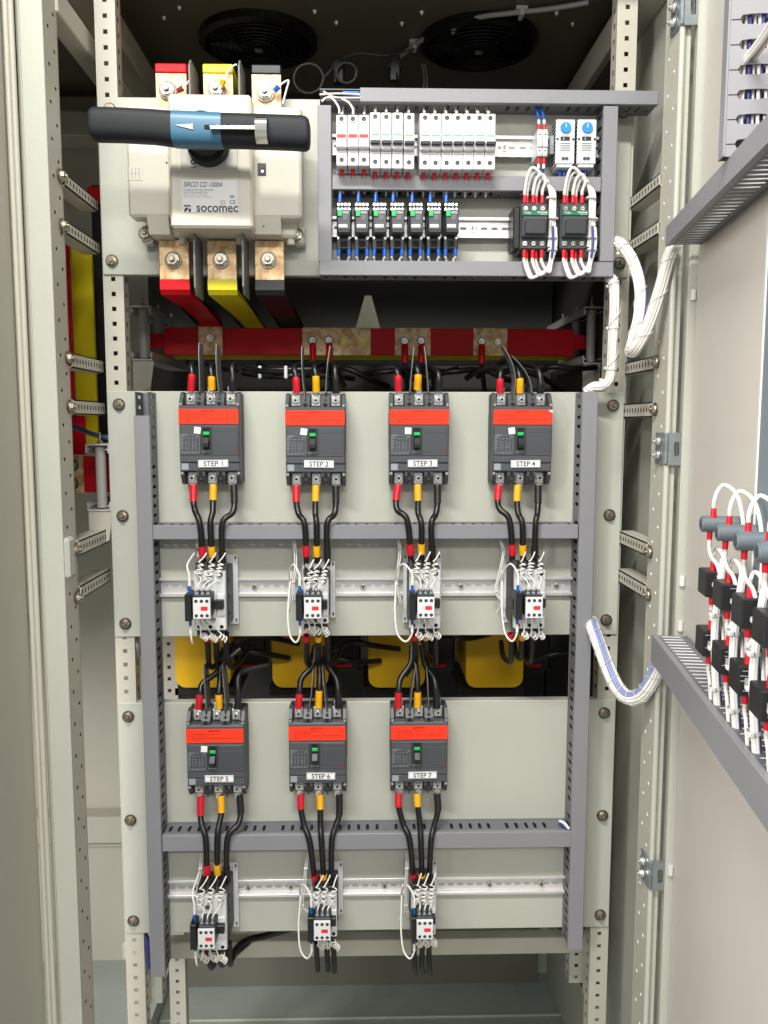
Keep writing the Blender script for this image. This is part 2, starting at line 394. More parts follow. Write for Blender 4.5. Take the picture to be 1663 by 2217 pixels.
# right door: local frame t (towards the camera), n (out of the leaf), z
DD = V(-.1506, -1, 0).normalized(); DN = V(-1, .1506, 0).normalized(); DH = V(at(1476, 1100, YF).x, YF-.006, 0)
def DP(t, n, z): return DH+DD*t+DN*n+V(0, 0, z)
DM = Matrix(((DD.x, DN.x, 0, DH.x), (DD.y, DN.y, 0, DH.y), (0, 0, 1, 0), (0, 0, 0, 1)))   # local (t,n,z) -> world
def atd(px, py, n):
    d = ray(px, py); o = DH+DN*n; k = (o-CAM).dot(DN)/d.dot(DN); p = CAM+d*k; q = p-DH
    return q.dot(DD), p.z
mb = MB(); mb.T = DM
tp = atd(1652, 700, .014)[0]
mb.box(-.01, 1.1, -.03, -.012, Zb, Zt, skin, .002)
mb.box(-.014, .012, -.03, .008, Zb, Zt, steel, .003)
mb.box(-.022, -.013, -.03, -.004, Zb, Zt, steel, .002)
dr = cpart(mb, 'door'); tag(dr, 'right-hand door leaf open towards the camera carrying relays and ducts')
m2 = MB(); m2.T = DM; m2.box(.0165, 1.05, -.008, -.004, Zb, Zt, doorm, .0008); sub(m2, 'mounting_sheet', dr)
for py in (645, 1270, 1375, 1982):
    t, z = atd(1492, py, 0); m2 = MB(); m2.T = DM; m2.cyl((.013, .0, z-.008), (.013, .0, z+.008), .005, tie, 10); sub(m2, 'standoff', dr)
# top frame of the door recess
t, z = atd(1500, 22, 0); 
# side rails running in depth
def siderail(x, sgn, ytop, ybot, ref, flange):
    z1, z0 = at(ref, ytop, YM).z, at(ref, ybot, YM).z; b = MB(); n = 11; Ls = -YM+.02
    b.perf((x, YM, z0), (0, 1, 0), (0, 0, 1), (sgn, 0, 0), [Ls/n]*n, [z1-z0], lambda i, j, w, h: (.0028, .0048, 2), .002, steelw, hole)
    w = .03
    b.box(min(x-sgn*w, x), max(x-sgn*w, x), YM, YM+Ls, z1-.002, z1, steelw); b.box(min(x-sgn*w, x), max(x-sgn*w, x), YM, YM+Ls, z0, z0+.002, steelw)
    return cpart(b, 'side_rail')
for a, b in ((375.5, 403), (479, 507), (764, 796), (865, 897), (1171, 1203), (1269, 1297)): siderail(XL+.006, 1, a, b, 150, 1)
for a, b in ((375, 402), (479, 507), (771.6, 801), (870.6, 903), (1175, 1203.5), (1266, 1295)): siderail(XR-.004, -1, a, b, 1425, 1)
# roof side beams
mb = MB(); z = at(150, 60, -.1).z
mb.box(XL-.04, XL+.004, YM, .7, ZT-.1, ZT-.04, steelw, .002); cpart(mb, 'roof_beam')
mb = MB(); mb.box(XR+.004, XR+.05, YM, .7, ZT-.1, ZT-.04, steelw, .002); cpart(mb, 'roof_beam')
mb = MB(); mb.box(XL-.03, XL+.004, YM, .7, ZT-.20, ZT-.16, steelw, .002); cpart(mb, 'roof_beam')
# perforated mounting posts
sq = lambda i, j, w, h: (.0038, .0038, 30) if j == 1 else None
def mpost(xo, sgn, y, zb, zt, wid=.036, ret=.03, m=steelw, pitch=.0262, mm=None):
    n = int((zt-zb)/pitch); b = MB(); mm = mm or m; e = (zt-zb)-n*pitch
    x0 = xo if sgn > 0 else xo-wid
    b.perf((x0, y, zb), (1, 0, 0), (0, 0, 1), (0, -1, 0), [wid*.33, wid*.34, wid*.33], [pitch]*n, lambda i, j, w, h: (.0038, .0038, 30) if i == 1 else None, .002, m, mm)
    xi = xo+sgn*wid
    b.perf((xi, y+.0005, zb), (0, 1, 0), (0, 0, 1), (sgn, 0, 0), [.009, .013, .01], [pitch]*n, lambda i, j, w, h: (.0032, .0045, 30) if i == 1 else None, .002, m, hole)
    b.box(min(xo, xo+sgn*.002), max(xo, xo+sgn*.002), y+.0005, y+ret, zb, zt, m)
    return cpart(b, 'mounting_post')
PXL = at(209, 180, .004).x; PXR = at(1376, 180, .004).x
mpost(PXL, 1, .004, Zb, Zt); mpost(PXR, -1, .004, Zb, Zt)
# rear posts seen between the plates and at the foot
mpost(at(384, 1440, .25).x, -1, .25, Zb, at(384, 1340, .25).z, m=steelw)
mpost(at(312, 2120, .06).x, 1, .06, at(330, 2172, .06).z, at(330, 2050, .06).z, m=steel)
mpost(at(1303, 2120, .03).x, -1, .03, at(1270, 2166, .03).z, at(1270, 2020, .03).z, wid=.03, m=steel)
mpost(at(1262, 2120, .12).x, -1, .12, at(1240, 2128, .12).z, at(1240, 2040, .12).z, wid=.03, m=steel)
# floor pan and low cross members
mb = MB(); mb.box(-.55, .55, .02, YB, ZF-.004, ZF, floorm)
mb.box(-.55, .55, .56, .566, ZF, ZF+.006, steel, .001); mb.box(-1.6, -.553, -.1, YB, ZF-.004, ZF+.06, floorm)
cpart(mb, 'floor_pan')
mb = MB(); mb.box(-.5, .5, .10, .13, at(800, 2071, .1).z, at(800, 2036, .1).z, steelw, .002); cpart(mb, 'cross_beam')
mb = MB(); mb.box(XL-.03, XL+.0, -.14, .15, ZF-.02, ZF+.05, steelw, .002); cpart(mb, 'floor_beam')
mb = MB(); mb.box(XR+.004, XR+.048, -.14, .15, ZF-.02, ZF+.06, steelw, .002); cpart(mb, 'floor_beam')
# divider behind the plates, interior shade put into its colours
mb = MB(); mb.box(-.56, .5, .70, .703, at(800, 1700, .7).z, ZT, shd); mb.box(-.56, .5, .70, .703, ZF+.002, at(800, 1700, .7).z-.001, mat('painted_shade_grey', rgb(112, 110, 99), .5)); cpart(mb, 'shade_toned_divider')
# crumpled foil scrap on the floor
random.seed(3); mb = MB(); N = 14
p0 = at(505, 2213, .5); vs = []
for i in range(N):
    for j in range(4):
        q = V(p0.x+i*.0098, (.485+j*.012), ZF+.006+random.random()*.014); vs.append(q)
fs = [(i*4+j, (i+1)*4+j, (i+1)*4+j+1, i*4+j+1) for i in range(N-1) for j in range(3)]
mb.add(vs, fs, tie); o = mb.build('foil_scrap', origin=(p0.x, .485, ZF)); tag(o, 'crumpled silvery plastic scrap lying on the cabinet floor', 'scrap')

# ================================================================== MOUNTING PLATES
def plate(xl, xr, ytop, ybot, label, bolts, refx=800):
    b = MB(); x0, x1 = xl, xr; z1, z0 = at(refx, ytop, 0).z, at(refx, ybot, 0).z
    b.box(x0, x1, 0, .003, z0, z1, steel, .0012); b.box(x0+.0, x1, .0031, .022, z1-.003, z1-.0005, steel); b.box(x0, x1, .0031, .022, z0+.0005, z0+.003, steel)
    o = b.build('mounting_plate', origin=((x0+x1)/2, 0, z0)); tag(o, label, 'plate', 'bolted mounting plates in the cabinet')
    for px, py in bolts:
        p = at(px, py, 0); m2 = MB(); hexbolt(m2, 0, 0, 0, .0072, a=random.random()); c = m2.build('bolt', o); c.location = (p.x-(x0+x1)/2, -.0005, p.z-z0)
    return o
pl0, pr0 = at(222, 592, 0).x, at(1358, 604, 0).x
plate(pl0+.001, pr0, 216, 598, 'beige mounting plate carrying the big isolator and small breaker frame', [(243, 565), (238, 237), (1349, 243), (1341, 570)])
plate(pl0, pr0+.002, 848, 1376.5, 'wide beige mounting plate carrying the STEP 1 to STEP 4 breakers', [(258, 876), (266, 1117), (272, 1350), (1327, 878), (1319, 1115), (1312, 1342)])
plate(pl0+.002, pr0+.004, 1518.5, 2014, 'wide beige mounting plate carrying the STEP 5 to STEP 7 breakers', [(278, 1551), (283, 1775), (289, 1993), (1308, 1543), (1304, 1765), (1299, 1980)])
# raised lip along lower edge
# ================================================================== DUCTS
DF = -.056
def hduct(px0, px1, yt, yb, label, refx=800, y0=-.001, yf=DF, cover=(0, 1), pitch=.0175, grp='grey slotted wiring ducts'):
    p0 = at(px0, yb, yf); p1 = at(px1, yb, yf); z1, z0 = at(refx, yt, yf).z, at(refx, yb, yf).z
    x0, x1 = p0.x, p1.x; b = MB(); n = int((x1-x0)/pitch); pc = (x1-x0)/n; dep = -yf+y0-.002
    hf = lambda i, j, w, h: (.003, .0105, 5, random.uniform(-.0012, .0012), 0) if (j == 1 and i % 6 != 5) else None
    vc = [.010, .030, dep-.040]
    b.perf((x0, y0, z1-.001), (1, 0, 0), (0, -1, 0), (0, 0, 1), [pc]*n, vc, hf, .0015, ductd, hole)
    b.perf((x0, y0, z0+.001), (1, 0, 0), (0, -1, 0), (0, 0, -1), [pc]*n, vc, hf, .0015, ductd, hole)
    b.box(x0, x1, y0-.0015, y0, z0, z1, ductd)
    o = b.build('cable_duct', origin=(x0, y0, z0)); tag(o, label, 'cable duct', grp)
    c = MB(); a0, a1 = x0+(x1-x0)*cover[0], x0+(x1-x0)*cover[1]
    c.box(a0-x0, a1-x0, yf-y0, yf-y0+.0022, -.001, z1-z0+.001, duct, .0009)
    c.box(a0-x0, a1-x0, yf-y0+.0022, yf-y0+.009, z1-z0-.0006, z1-z0+.001, duct); c.box(a0-x0, a1-x0, yf-y0+.0022, yf-y0+.009, -.001, .0006, duct)
    c.build('cover', o); return o
def vduct(px0, px1, pyx, yt, yb, label, y0=-.001, yf=DF, cover=(0, 1), pitch=.0175, grp='grey slotted wiring ducts'):
    x0, x1 = at(px0, pyx, yf).x, at(px1, pyx, yf).x; pm = (px0+px1)/2; z1, z0 = at(pm, yt, yf).z, at(pm, yb, yf).z
    b = MB(); n = int((z1-z0)/pitch); pc = (z1-z0)/n; dep = -yf+y0-.002; vc = [.010, .030, dep-.040]
    hf = lambda i, j, w, h: (.003, .0105, 5, random.uniform(-.0012, .0012), 0) if (j == 1 and i % 8 != 7) else None
    b.perf((x0+.001, y0, z0), (0, 0, 1), (0, -1, 0), (-1, 0, 0), [pc]*n, vc, hf, .0015, ductd, hole)
    b.perf((x1-.001, y0, z0), (0, 0, 1), (0, -1, 0), (1, 0, 0), [pc]*n, vc, hf, .0015, ductd, hole)
    b.box(x0, x1, y0-.0015, y0, z0, z1, ductd)
    o = b.build('cable_duct', origin=(x0, y0, z0)); tag(o, label, 'cable duct', grp)
    c = MB(); a0, a1 = (z1-z0)*cover[0], (z1-z0)*cover[1]
    c.box(-.001, x1-x0+.001, yf-y0, yf-y0+.0022, a0, a1, duct, .0009)
    c.box(-.001, .0006, yf-y0+.0022, yf-y0+.009, a0, a1, duct); c.box(x1-x0-.0006, x1-x0+.001, yf-y0+.0022, yf-y0+.009, a0, a1, duct)
    c.build('cover', o); return o
hduct(692, 1426, 193.5, 221.5, 'long grey duct along the top of the small breaker frame, uncovered at its left end', 1060, cover=(.118, 1))
vduct(690, 716.5, 400, 227, 566, 'short vertical grey duct left of the fuse holders')
vduct(1304.5, 1333, 400, 229, 566, 'short vertical grey duct right of the two thermostats')
hduct(719.5, 1301.5, 381.5, 411, 'grey duct between the white breaker row and the relay row', 1010)
hduct(692, 1328, 566.5, 596, 'grey duct along the bottom of the relay frame, under the looped white wires', 1010)
vduct(309, 339, 1500, 848, 2116, 'tall grey vertical duct on the left of the STEP breakers', cover=(0, .962))
vduct(1246, 1276, 1500, 848, 2057, 'tall grey vertical duct on the right of the STEP breakers')
hduct(331.5, 1251.5, 1138, 1166, 'grey duct crossing below the STEP 1 to STEP 4 breakers', 790)
hduct(351.5, 1236, 1806, 1838, 'grey duct crossing below the STEP 5 to STEP 7 breakers', 800)
# ================================================================== DIN RAILS
def rail(px0, px1, yt, yb, label, screws, refx=790, y0=-.0005, up=0.):
    x0, x1 = at(px0, yt, y0).x, at(px1, yt, y0).x; z1, z0 = at(refx, yt, -.01).z, at(refx, yb, -.01).z; zc = (z0+z1)/2; n = int((x1-x0)/.0185)
    b = MB(); pc = (x1-x0)/n; yb_ = y0-up
    hf = lambda i, j, w, h: (.0062, .0024, 4) if j == 1 else None
    b.perf((x0, yb_-.0005, zc-.0125), (1, 0, 0), (0, 0, 1), (0, -1, 0), [pc]*n, [.009, .007, .009], hf, .001, alu, hole)
    b.box(x0, x1, yb_-.0075, yb_-.0005, zc+.0125, zc+.0135, alu, .0003); b.box(x0, x1, yb_-.0075, yb_-.0005, zc-.0135, zc-.0125, alu, .0003)
    b.box(x0, x1, yb_-.0085, yb_-.0075, zc+.0125, zc+.0178, alu, .0003); b.box(x0, x1, yb_-.0085, yb_-.0075, zc-.0178, zc-.0125, alu, .0003)
    o = b.build('din_rail', origin=(x0, y0, zc)); tag(o, label, 'mounting rail', 'bright slotted mounting rails')
    for px in screws:
        m2 = MB(); m2.cyl((0, 0, 0), (0, -.001, 0), .006, nickel, 16); m2.cyl((0, -.001, 0), (0, -.004, 0), .0042, zinc, 14, r1=.0034)
        m2.box(-.003, .003, -.0044, -.004, -.0005, .0005, hole); m2.box(-.0005, .0005, -.0045, -.004, -.003, .003, hole)
        c = m2.build('screw', o); c.location = (at(px, yt, -.002).x-x0, -.002-up, 0)
    return o
rail(347, 1241, 1251.5, 1290, 'bright metal rail behind the STEP 1 to STEP 4 contactors', (409, 551, 786, 998, 1205))
rail(363, 1233, 1903, 1941, 'bright metal rail behind the STEP 5 to STEP 7 contactors', (424, 538, 630, 742, 833, 1060, 1172))
rail(720, 1303, 299, 341, 'bright metal rail behind the small white breakers', (1090,), 990, up=.012)
rail(720, 1303, 474, 517, 'bright metal rail behind the seven black relays', (1021,), 990, up=.012)
# ================================================================== STEP BREAKERS
def slug(b, x, z, y, up):
    """plated lug, washer and socket bolt"""
    b.box(x-.0085, x+.0085, y+.001, y+.004, z-.0105, z+.0105, nickel, .0012)
    b.box(x-.0092, x-.0078, y-.001, y+.004, z-.011, z+.011, zincd, .0004); b.box(x+.0078, x+.0092, y-.001, y+.004, z-.011, z+.011, zincd, .0004)
    b.cyl((x, y+.001, z), (x, y-.0012, z), .0076, nickel, 20); b.cyl((x, y-.0012, z), (x, y-.0024, z), .0066, nickel, 20, r1=.0058)
    b.cyl((x, y-.0024, z), (x, y-.0078, z), .0048, nickel, 16, r1=.0044); b.cyl((x, y-.0078, z), (x, y-.008, z), .0026, hole, 6)
    b.box(x-.0055, x+.0055, y-.001, y+.002, z+(up*.010), z+(up*.022), nickel, .001)
def breaker_proto():
    r = empty('circuit_breaker', (0, 0, 0), 'x', 'circuit breaker', 'dark grey STEP circuit breakers')
    w, h = .0525, .0825; b = MB()
    b.box(-w, w, -.036, -.001, -h+.002, h-.002, mcd, .002)                       # deep back housing
    b.box(-w, w, -.0565, -.030, -h+.0245, h-.0245, mcg, .002)                    # mid body
    for s in (-1, 1):                                                           # terminal zone walls
        zo, zi = s*h, s*(h-.026)
        for x, t in ((-w+.003, .003), (w-.003, .003), (-.0176, .0078), (.0176, .0078)):
            poly = [(-.03, zi), (-.0555, zi), (-.0555, s*(h-.018)), (-.044, s*(h-.003)), (-.03, zo)]
            b.prism(poly, 0, x-t, x+t, mcg)
            if t > .005:
                b.cyl((x, -.0555, s*(h-.021)), (x, -.0563, s*(h-.021)), .0034, hole, 14)
                b.cyl((x, -.0515, s*(h-.0125)), (x, -.0535, s*(h-.0125)), .0028, mcd, 12)
                b.box(x-.0012, x+.0012, -.05, -.0475, s*(h-.006), s*(h+.0005), mcd)
            else:
                b.cyl((x, -.054, s*(h-.022)), (x, -.0572, s*(h-.022)), .0023, gprint, 14)
    b.box(-w-.0006, -w+.001, -.034, -.004, -.02, .045, mcd, .0005); b.box(w-.001, w+.0006, -.034, -.004, -.02, .045, mcd, .0005)
    b.build('body', r)
    c = MB()
    c.box(-w+.0004, w-.0004, -.0605, -.0555, -.0415, .0575, mcg2, .0015)          # front cover
    c.box(-w+.0004, w-.0004, -.0585, -.0555, -.0565, -.0425, mcg2, .0012)
    c.box(-w+.002, w-.002, -.0618, -.060, -.0285, .022, mcg2, .0008)
    c.box(.0075, w-.004, -.0622, -.0612, -.0245, .011, mcg, .0004); c.box(.0075, w-.004, -.0622, -.0612, .0118, .020, mcg, .0004)
    c.box(-.0155, .0055, -.0626, -.0612, -.0255, .0208, mcd, .0005)               # toggle surround
    c.box(.042, .0475, -.0624, -.0620, -.0236, -.0206, redb)
    c.build('front_cover', r)
    t = MB()
    t.box(-.0105, .0015, -.0632, -.0618, -.018, .0195, hole, .0003); t.box(-.0098, .0008, -.0655, -.063, .0065, .0125, green, .0008)
    t.prism([(-.063, .0045), (-.067, .0025), (-.0745, -.0075), (-.0745, -.0135), (-.0705, -.0150), (-.063, -.0142)], 0, -.0092, .0002, black)
    t.build('toggle', r)
    p = MB()                                                                     # rating plate print
    p.box(-.0505, .0000, -.0623, -.0618, -.0268, .0085, mcg, 0)
    y = -.0625
    p.box(-.0498, -.0172, y, y+.0001, .0066, .0069, gprint); random.seed(5)
    def dash(x, z, l): p.box(x, x+l, y, y+.0001, z-.0004, z+.0004, gprint)
    for x in (-.0495, -.0450, -.0405): dash(x, .0075, .0038)
    dash(-.0225, .0045, .005); dash(-.0495, .0045, .008)
    for k in range(7):
        z = .0012-k*.0031; dash(-.0492, z, random.choice((.003, .0038, .0045)))
        if k != 1:
            for x in (-.0415, -.0365, -.030, -.0245): dash(x, z, random.choice((.0016, .0022, .003)))
    for x in (-.0490, -.0430, -.037, -.030, -.024): dash(x, -.0242, random.choice((.003, .0045)))
    p.box(-.0500, -.0497, y, y+.0001, -.0222, .004, gprint); p.box(-.0172, -.0169, y, y+.0001, -.0222, .004, gprint)
    for a in (-.0222, -.0258): p.box(-.0500, -.0169, y, y+.0001, a, a+.0003, gprint)
    p.text('Schneider', .0040, -.005, -.0628, -.0222, gprint, bold=.01)
    p.build('rating_plate', r)
    for s in (1, -1):
        for x in (-.0353, 0, .0353):
            q = MB(); slug(q, x, s*(h-.0125), -.0375, s); q.build('terminal', r)
    l = MB(); l.box(-.0525, .0515, -.0622, -.0605, .0258, .0518, redl, .0004)
    y = -.0624; l.text('CAUTION', .0054, 0, y, .0485, redt, bold=.02, wid=.019)
    l.prism([(-.0118, .0466), (-.0088, .0466), (-.0103, .0502)], 1, y, y+.0001, redt)
    random.seed(8)
    for k, (z, x1) in enumerate(((.0425, .006), (.0392, -.012), (.0348, .044), (.0305, -.026))):
        x = -.042
        while x < x1:
            d = random.uniform(.002, .006); l.box(x, min(x+d, x1), y, y+.0001, z-.0005, z+.0005, redt); x += d+random.uniform(.0007, .0016)
    l.build('caution_sticker', r)
    return r
bp = breaker_proto()
def step_label(r, n, k):
    b = MB(); b.box(-.0262, .0262, -.0594, -.0582, -.0065, .0065, white, .0003)
    for z0, z1 in ((.0052, .0055), (-.0055, -.0052)): b.box(-.0252, .0252, -.0596, -.0594, z0, z1, dprint)
    for x0, x1 in ((-.0252, -.0249), (.0249, .0252)): b.box(x0, x1, -.0596, -.0594, -.0055, .0055, dprint)
    b.text('STEP %d' % n, .0118, 0, -.0597, -.0004, dprint, bold=.012, wid=.0335)
    o = b.build('name_sticker', r); o.location = (.006, -.0022, -.0425-k*.001); o.rotation_euler = (0, math.radians(random.uniform(-1, 1)), 0); tag(o, 'white sticker reading STEP %d' % n)
    b = MB(); b.box(-.0497, -.0378, -.0588, -.0583, -.0545, -.0430, gprint, 0); b.build('grey_code_label', r)
    if n < 6:
        b = MB(); b.box(-.0058, .0058, -.0004, 0, -.0058, .0058, white, .0008)
        o = b.build('small_sticker', r); o.location = (-.020, -.0628, .0148); o.rotation_euler = (0, math.radians(random.uniform(-9, 9)), 0)
BRK = {1: (453.5, 950, 3), 2: (683, 953, -2), 3: (908, 951, 0), 4: (1131.5, 951, 3), 5: (467, 1637, 0), 6: (687.5, 1631.5, 0), 7: (908, 1629.5, 0)}
LBL = {1: 'dark grey circuit breaker with red caution sticker marked STEP 1, top left of its panel', 2: 'dark grey circuit breaker with red caution sticker marked STEP 2', 3: 'dark grey circuit breaker with red caution sticker marked STEP 3',
       4: 'dark grey circuit breaker marked STEP 4 whose red sticker curls at its corner', 5: 'dark grey circuit breaker marked STEP 5 on the lower panel', 6: 'dark grey circuit breaker marked STEP 6 on the lower panel', 7: 'dark grey circuit breaker marked STEP 7 on the lower panel'}
# phase barriers: (top px x, bottom px x, top py)
BAR = {1: ((437, 432, 746), (474, 476, 748)), 2: ((656, 661, 752), (716, 708, 752)), 3: ((894, 887, 754), (916, 930, 752)), 4: ((1084, 1107, 752), (1102, 1150, 772)),
       5: ((447, 447, 1432), (486, 488, 1432)), 6: ((680, 666, 1440), (699, 710, 1435)), 7: ((897, 886, 1440), (921, 927, 1436))}
broots = {}
for n in range(1, 8):
    r = bp if n == 1 else copy_tree(bp)
    px, py, k = BRK[n]; p = at(px, py, -.06); r.location = (p.x, -.0005, p.z); tag(r, LBL[n]); broots[n] = r
for n in range(1, 8):
    r = broots[n]; random.seed(n); step_label(r, n, BRK[n][2]*.3)
    p = r.location
    for q, (xt, xb, yt) in enumerate(BAR[n]):
        b = MB(); T = at(xt, yt, -.012); B = at(xb, (868 if n < 5 else 1545), -.05); T2, B2 = T-p, B-p; bx = (-.0176, .0176)[q]; B2.x = bx; bz = .066
        N = 6; fr = []; bk = []; bow = .006*(1 if n == 4 else random.uniform(-.4, .4))
        for i in range(N+1):
            t = i/N; x = bx+(T2.x-bx)*t+bow*math.sin(math.pi*t)*(1 if n != 4 else 2); z = bz+(T2.z-bz)*t
            fr.append((x, -.05+.012*max(0, t*4-3), z)); bk.append((x+.001, -.008, z))
        vs = []; th = .0006
        for i in range(N+1):
            vs += [(fr[i][0]-th, fr[i][1], fr[i][2]), (fr[i][0]+th, fr[i][1], fr[i][2]), (bk[i][0]+th, bk[i][1], bk[i][2]), (bk[i][0]-th, bk[i][1], bk[i][2])]
        fs = [(0, 1, 2, 3), (N*4, N*4+1, N*4+2, N*4+3)]
        for i in range(N):
            for e in range(4): fs.append((i*4+e, i*4+(e+1) % 4, (i+1)*4+(e+1) % 4, (i+1)*4+e))
        b.add(vs, fs, barr); b.build('phase_barrier', r)
m2 = MB(); m2.prism([(.044, .0512), (.0515, .0512), (.0515, .0462)], 1, -.0632, -.0624, white); o = m2.build('curled_corner', broots[4])
# ================================================================== CABLES
def cable(name, pts, r, m, label, cat, group, sleeves=(), n=10, sub=8, end_m=None):
    """pts world; sleeves: (material, i0, i1, radius factor) between control points"""
    pts = [Vector(pts[0])]+[Vector(q)+V(random.uniform(-1, 1), random.uniform(-1, 1), random.uniform(-1, 1))*.0011 for q in pts[1:-1]]+[Vector(pts[-1])]
    o0 = Vector(pts[0]); b = MB(); b.tube(pts, r, m, n, sub); o = b.build(name, origin=o0); tag(o, label, cat, group)
    P = spline(pts, sub)
    for (sm, a, c, k) in sleeves:
        ia, ic = int(a*sub), int(c*sub); q = P[ia:ic+1]
        if len(q) < 2: continue
        s = MB(); s.tube([v-o0 for v in q], (r*k, r*k*.96), sm, 14, 1); s.build('sleeve', o)
    return o
CB = {1: [[(419, 1050), (420.5, 1087), (424, 1105), (433, 1132), (438, 1188)], [(462, 1050), (462, 1085), (460.5, 1110), (456.5, 1134), (459.5, 1188)], [(506, 1050), (507, 1088), (503, 1110), (483, 1132), (481, 1200)]],
      2: [[(641, 1052), (641.5, 1087), (646, 1112), (659, 1134), (662, 1188)], [(684, 1052), (684, 1087), (684, 1112), (685, 1134), (685, 1188)], [(727, 1052), (727, 1090), (723, 1113), (708, 1134), (708, 1194)]],
      3: [[(861.5, 1050), (858, 1085), (862, 1104), (882, 1125), (889, 1184)], [(904.5, 1050), (904, 1085), (905.5, 1112), (911.5, 1134), (913, 1184)], [(947, 1050), (948, 1090), (944, 1114), (934.6, 1134), (936, 1190)]],
      4: [[(1080, 1051), (1077, 1084), (1082, 1104), (1102, 1125), (1109, 1184)], [(1121, 1051), (1119, 1085), (1123, 1112), (1132, 1132), (1133, 1184)], [(1165, 1051), (1164, 1088), (1164, 1112), (1161, 1134), (1158, 1188)]],
      5: [[(435, 1732), (435.5, 1765), (437, 1787), (444, 1814), (448, 1878)], [(478.5, 1730), (478, 1760), (475.5, 1783), (470, 1812), (471, 1878)], [(519, 1730), (520, 1762), (514, 1785), (493, 1812), (492, 1884)]],
      6: [[(651.5, 1728), (651, 1752), (658, 1790), (670.5, 1820), (682, 1902)], [(693, 1728), (692.5, 1752), (693.5, 1790), (695.5, 1822), (700, 1900)], [(735, 1728), (733.5, 1765), (724, 1792), (717, 1824), (719, 1903)]],
      7: [[(863, 1726), (862.5, 1747), (873, 1787), (886, 1814), (894, 1900)], [(903.5, 1726), (903.5, 1747), (909, 1790), (912, 1830), (914.5, 1900)], [(946.5, 1726), (947, 1755), (939, 1791), (932, 1824), (930, 1900)]]}
CN = ('red-sleeved black', 'yellow-sleeved black', 'plain black'); SM = (reds, yels, blkb)
for n, rows in CB.items():
    for k, pts in enumerate(rows):
        Y = (-.040, -.047, -.056, -.0655, -.06 if n < 5 else -.062); w = [at(x, y, Y[i]) for i, (x, y) in enumerate(pts)]
        if n > 4: w[0] = at(pts[0][0], pts[0][1]-8, -.040)
        w.append(w[-1]+V(.001, .004, -.026 if n < 5 else -.024))
        cable('power_cable', w, .0055, blackg, '%s power cable running down from STEP %d to its contactor' % (CN[k], n), 'cable', 'black power cables below the STEP breakers', ((SM[k], .12, 1.0, 1.22), (SM[k], 3.9, 4.55, 1.22)))
TOPP = {1: [[(414, 846), (417, 812), (421, 786), (470, 792), (560, 808)], [(459, 843), (458, 815), (461, 790), (500, 800), (590, 800)], [(503, 846), (503, 818), (508, 788), (560, 803), (640, 806)]],
        2: [[(643, 850), (641, 818), (641, 790), (700, 792), (730, 830)], [(685, 848), (685, 815), (685, 788), (720, 795), (745, 835)], [(728, 850), (727, 815), (722, 790), (690, 800), (640, 812)]],
        3: [[(863, 846), (862, 815), (862, 797), (900, 805), (930, 845)], [(904, 843), (905, 812), (904, 790), (935, 800), (940, 840)], [(949, 846), (949, 820), (945, 800), (915, 800), (885, 806)]],
        4: [[(1083, 850), (1083, 822), (1082, 800), (1050, 800), (1035, 815)], [(1125, 850), (1127, 820), (1118, 795), (1095, 780), (1060, 800)], [(1169, 850), (1172, 825), (1162, 798), (1130, 790), (1080, 810)]],
        5: [[(430, 1533), (434, 1502), (441, 1478), (470, 1455), (489, 1415)], [(475, 1532), (474, 1503), (478, 1474), (480, 1440), (520, 1405)], [(514, 1533), (516, 1500), (515, 1468), (530, 1452), (580, 1440)]],
        6: [[(646, 1532), (648, 1502), (652, 1470), (678, 1438), (684, 1400)], [(690, 1530), (692, 1495), (693, 1460), (690, 1430), (688, 1396)], [(733, 1532), (733, 1500), (728, 1470), (709, 1440), (703, 1400)]],
        7: [[(862, 1532), (863, 1500), (868, 1468), (889, 1436), (892, 1398)], [(904, 1530), (905, 1497), (903, 1460), (900, 1430), (897, 1395)], [(946, 1532), (945, 1495), (938, 1468), (920, 1440), (912, 1398)]]}
for n, rows in TOPP.items():
    for k, pts in enumerate(rows):
        Y = (-.042, -.047, -.03, .03, .08) if n < 5 else (-.042, -.045, -.035, -.02, -.0)
        w = [at(x, y, Y[i]) for i, (x, y) in enumerate(pts)]
        cable('power_cable', w, .0055, blackg, '%s supply cable rising from the top of the STEP %d breaker' % (CN[k], n), 'cable', 'black supply cables above the STEP breakers', ((SM[k], .1, 1.02, 1.24),))
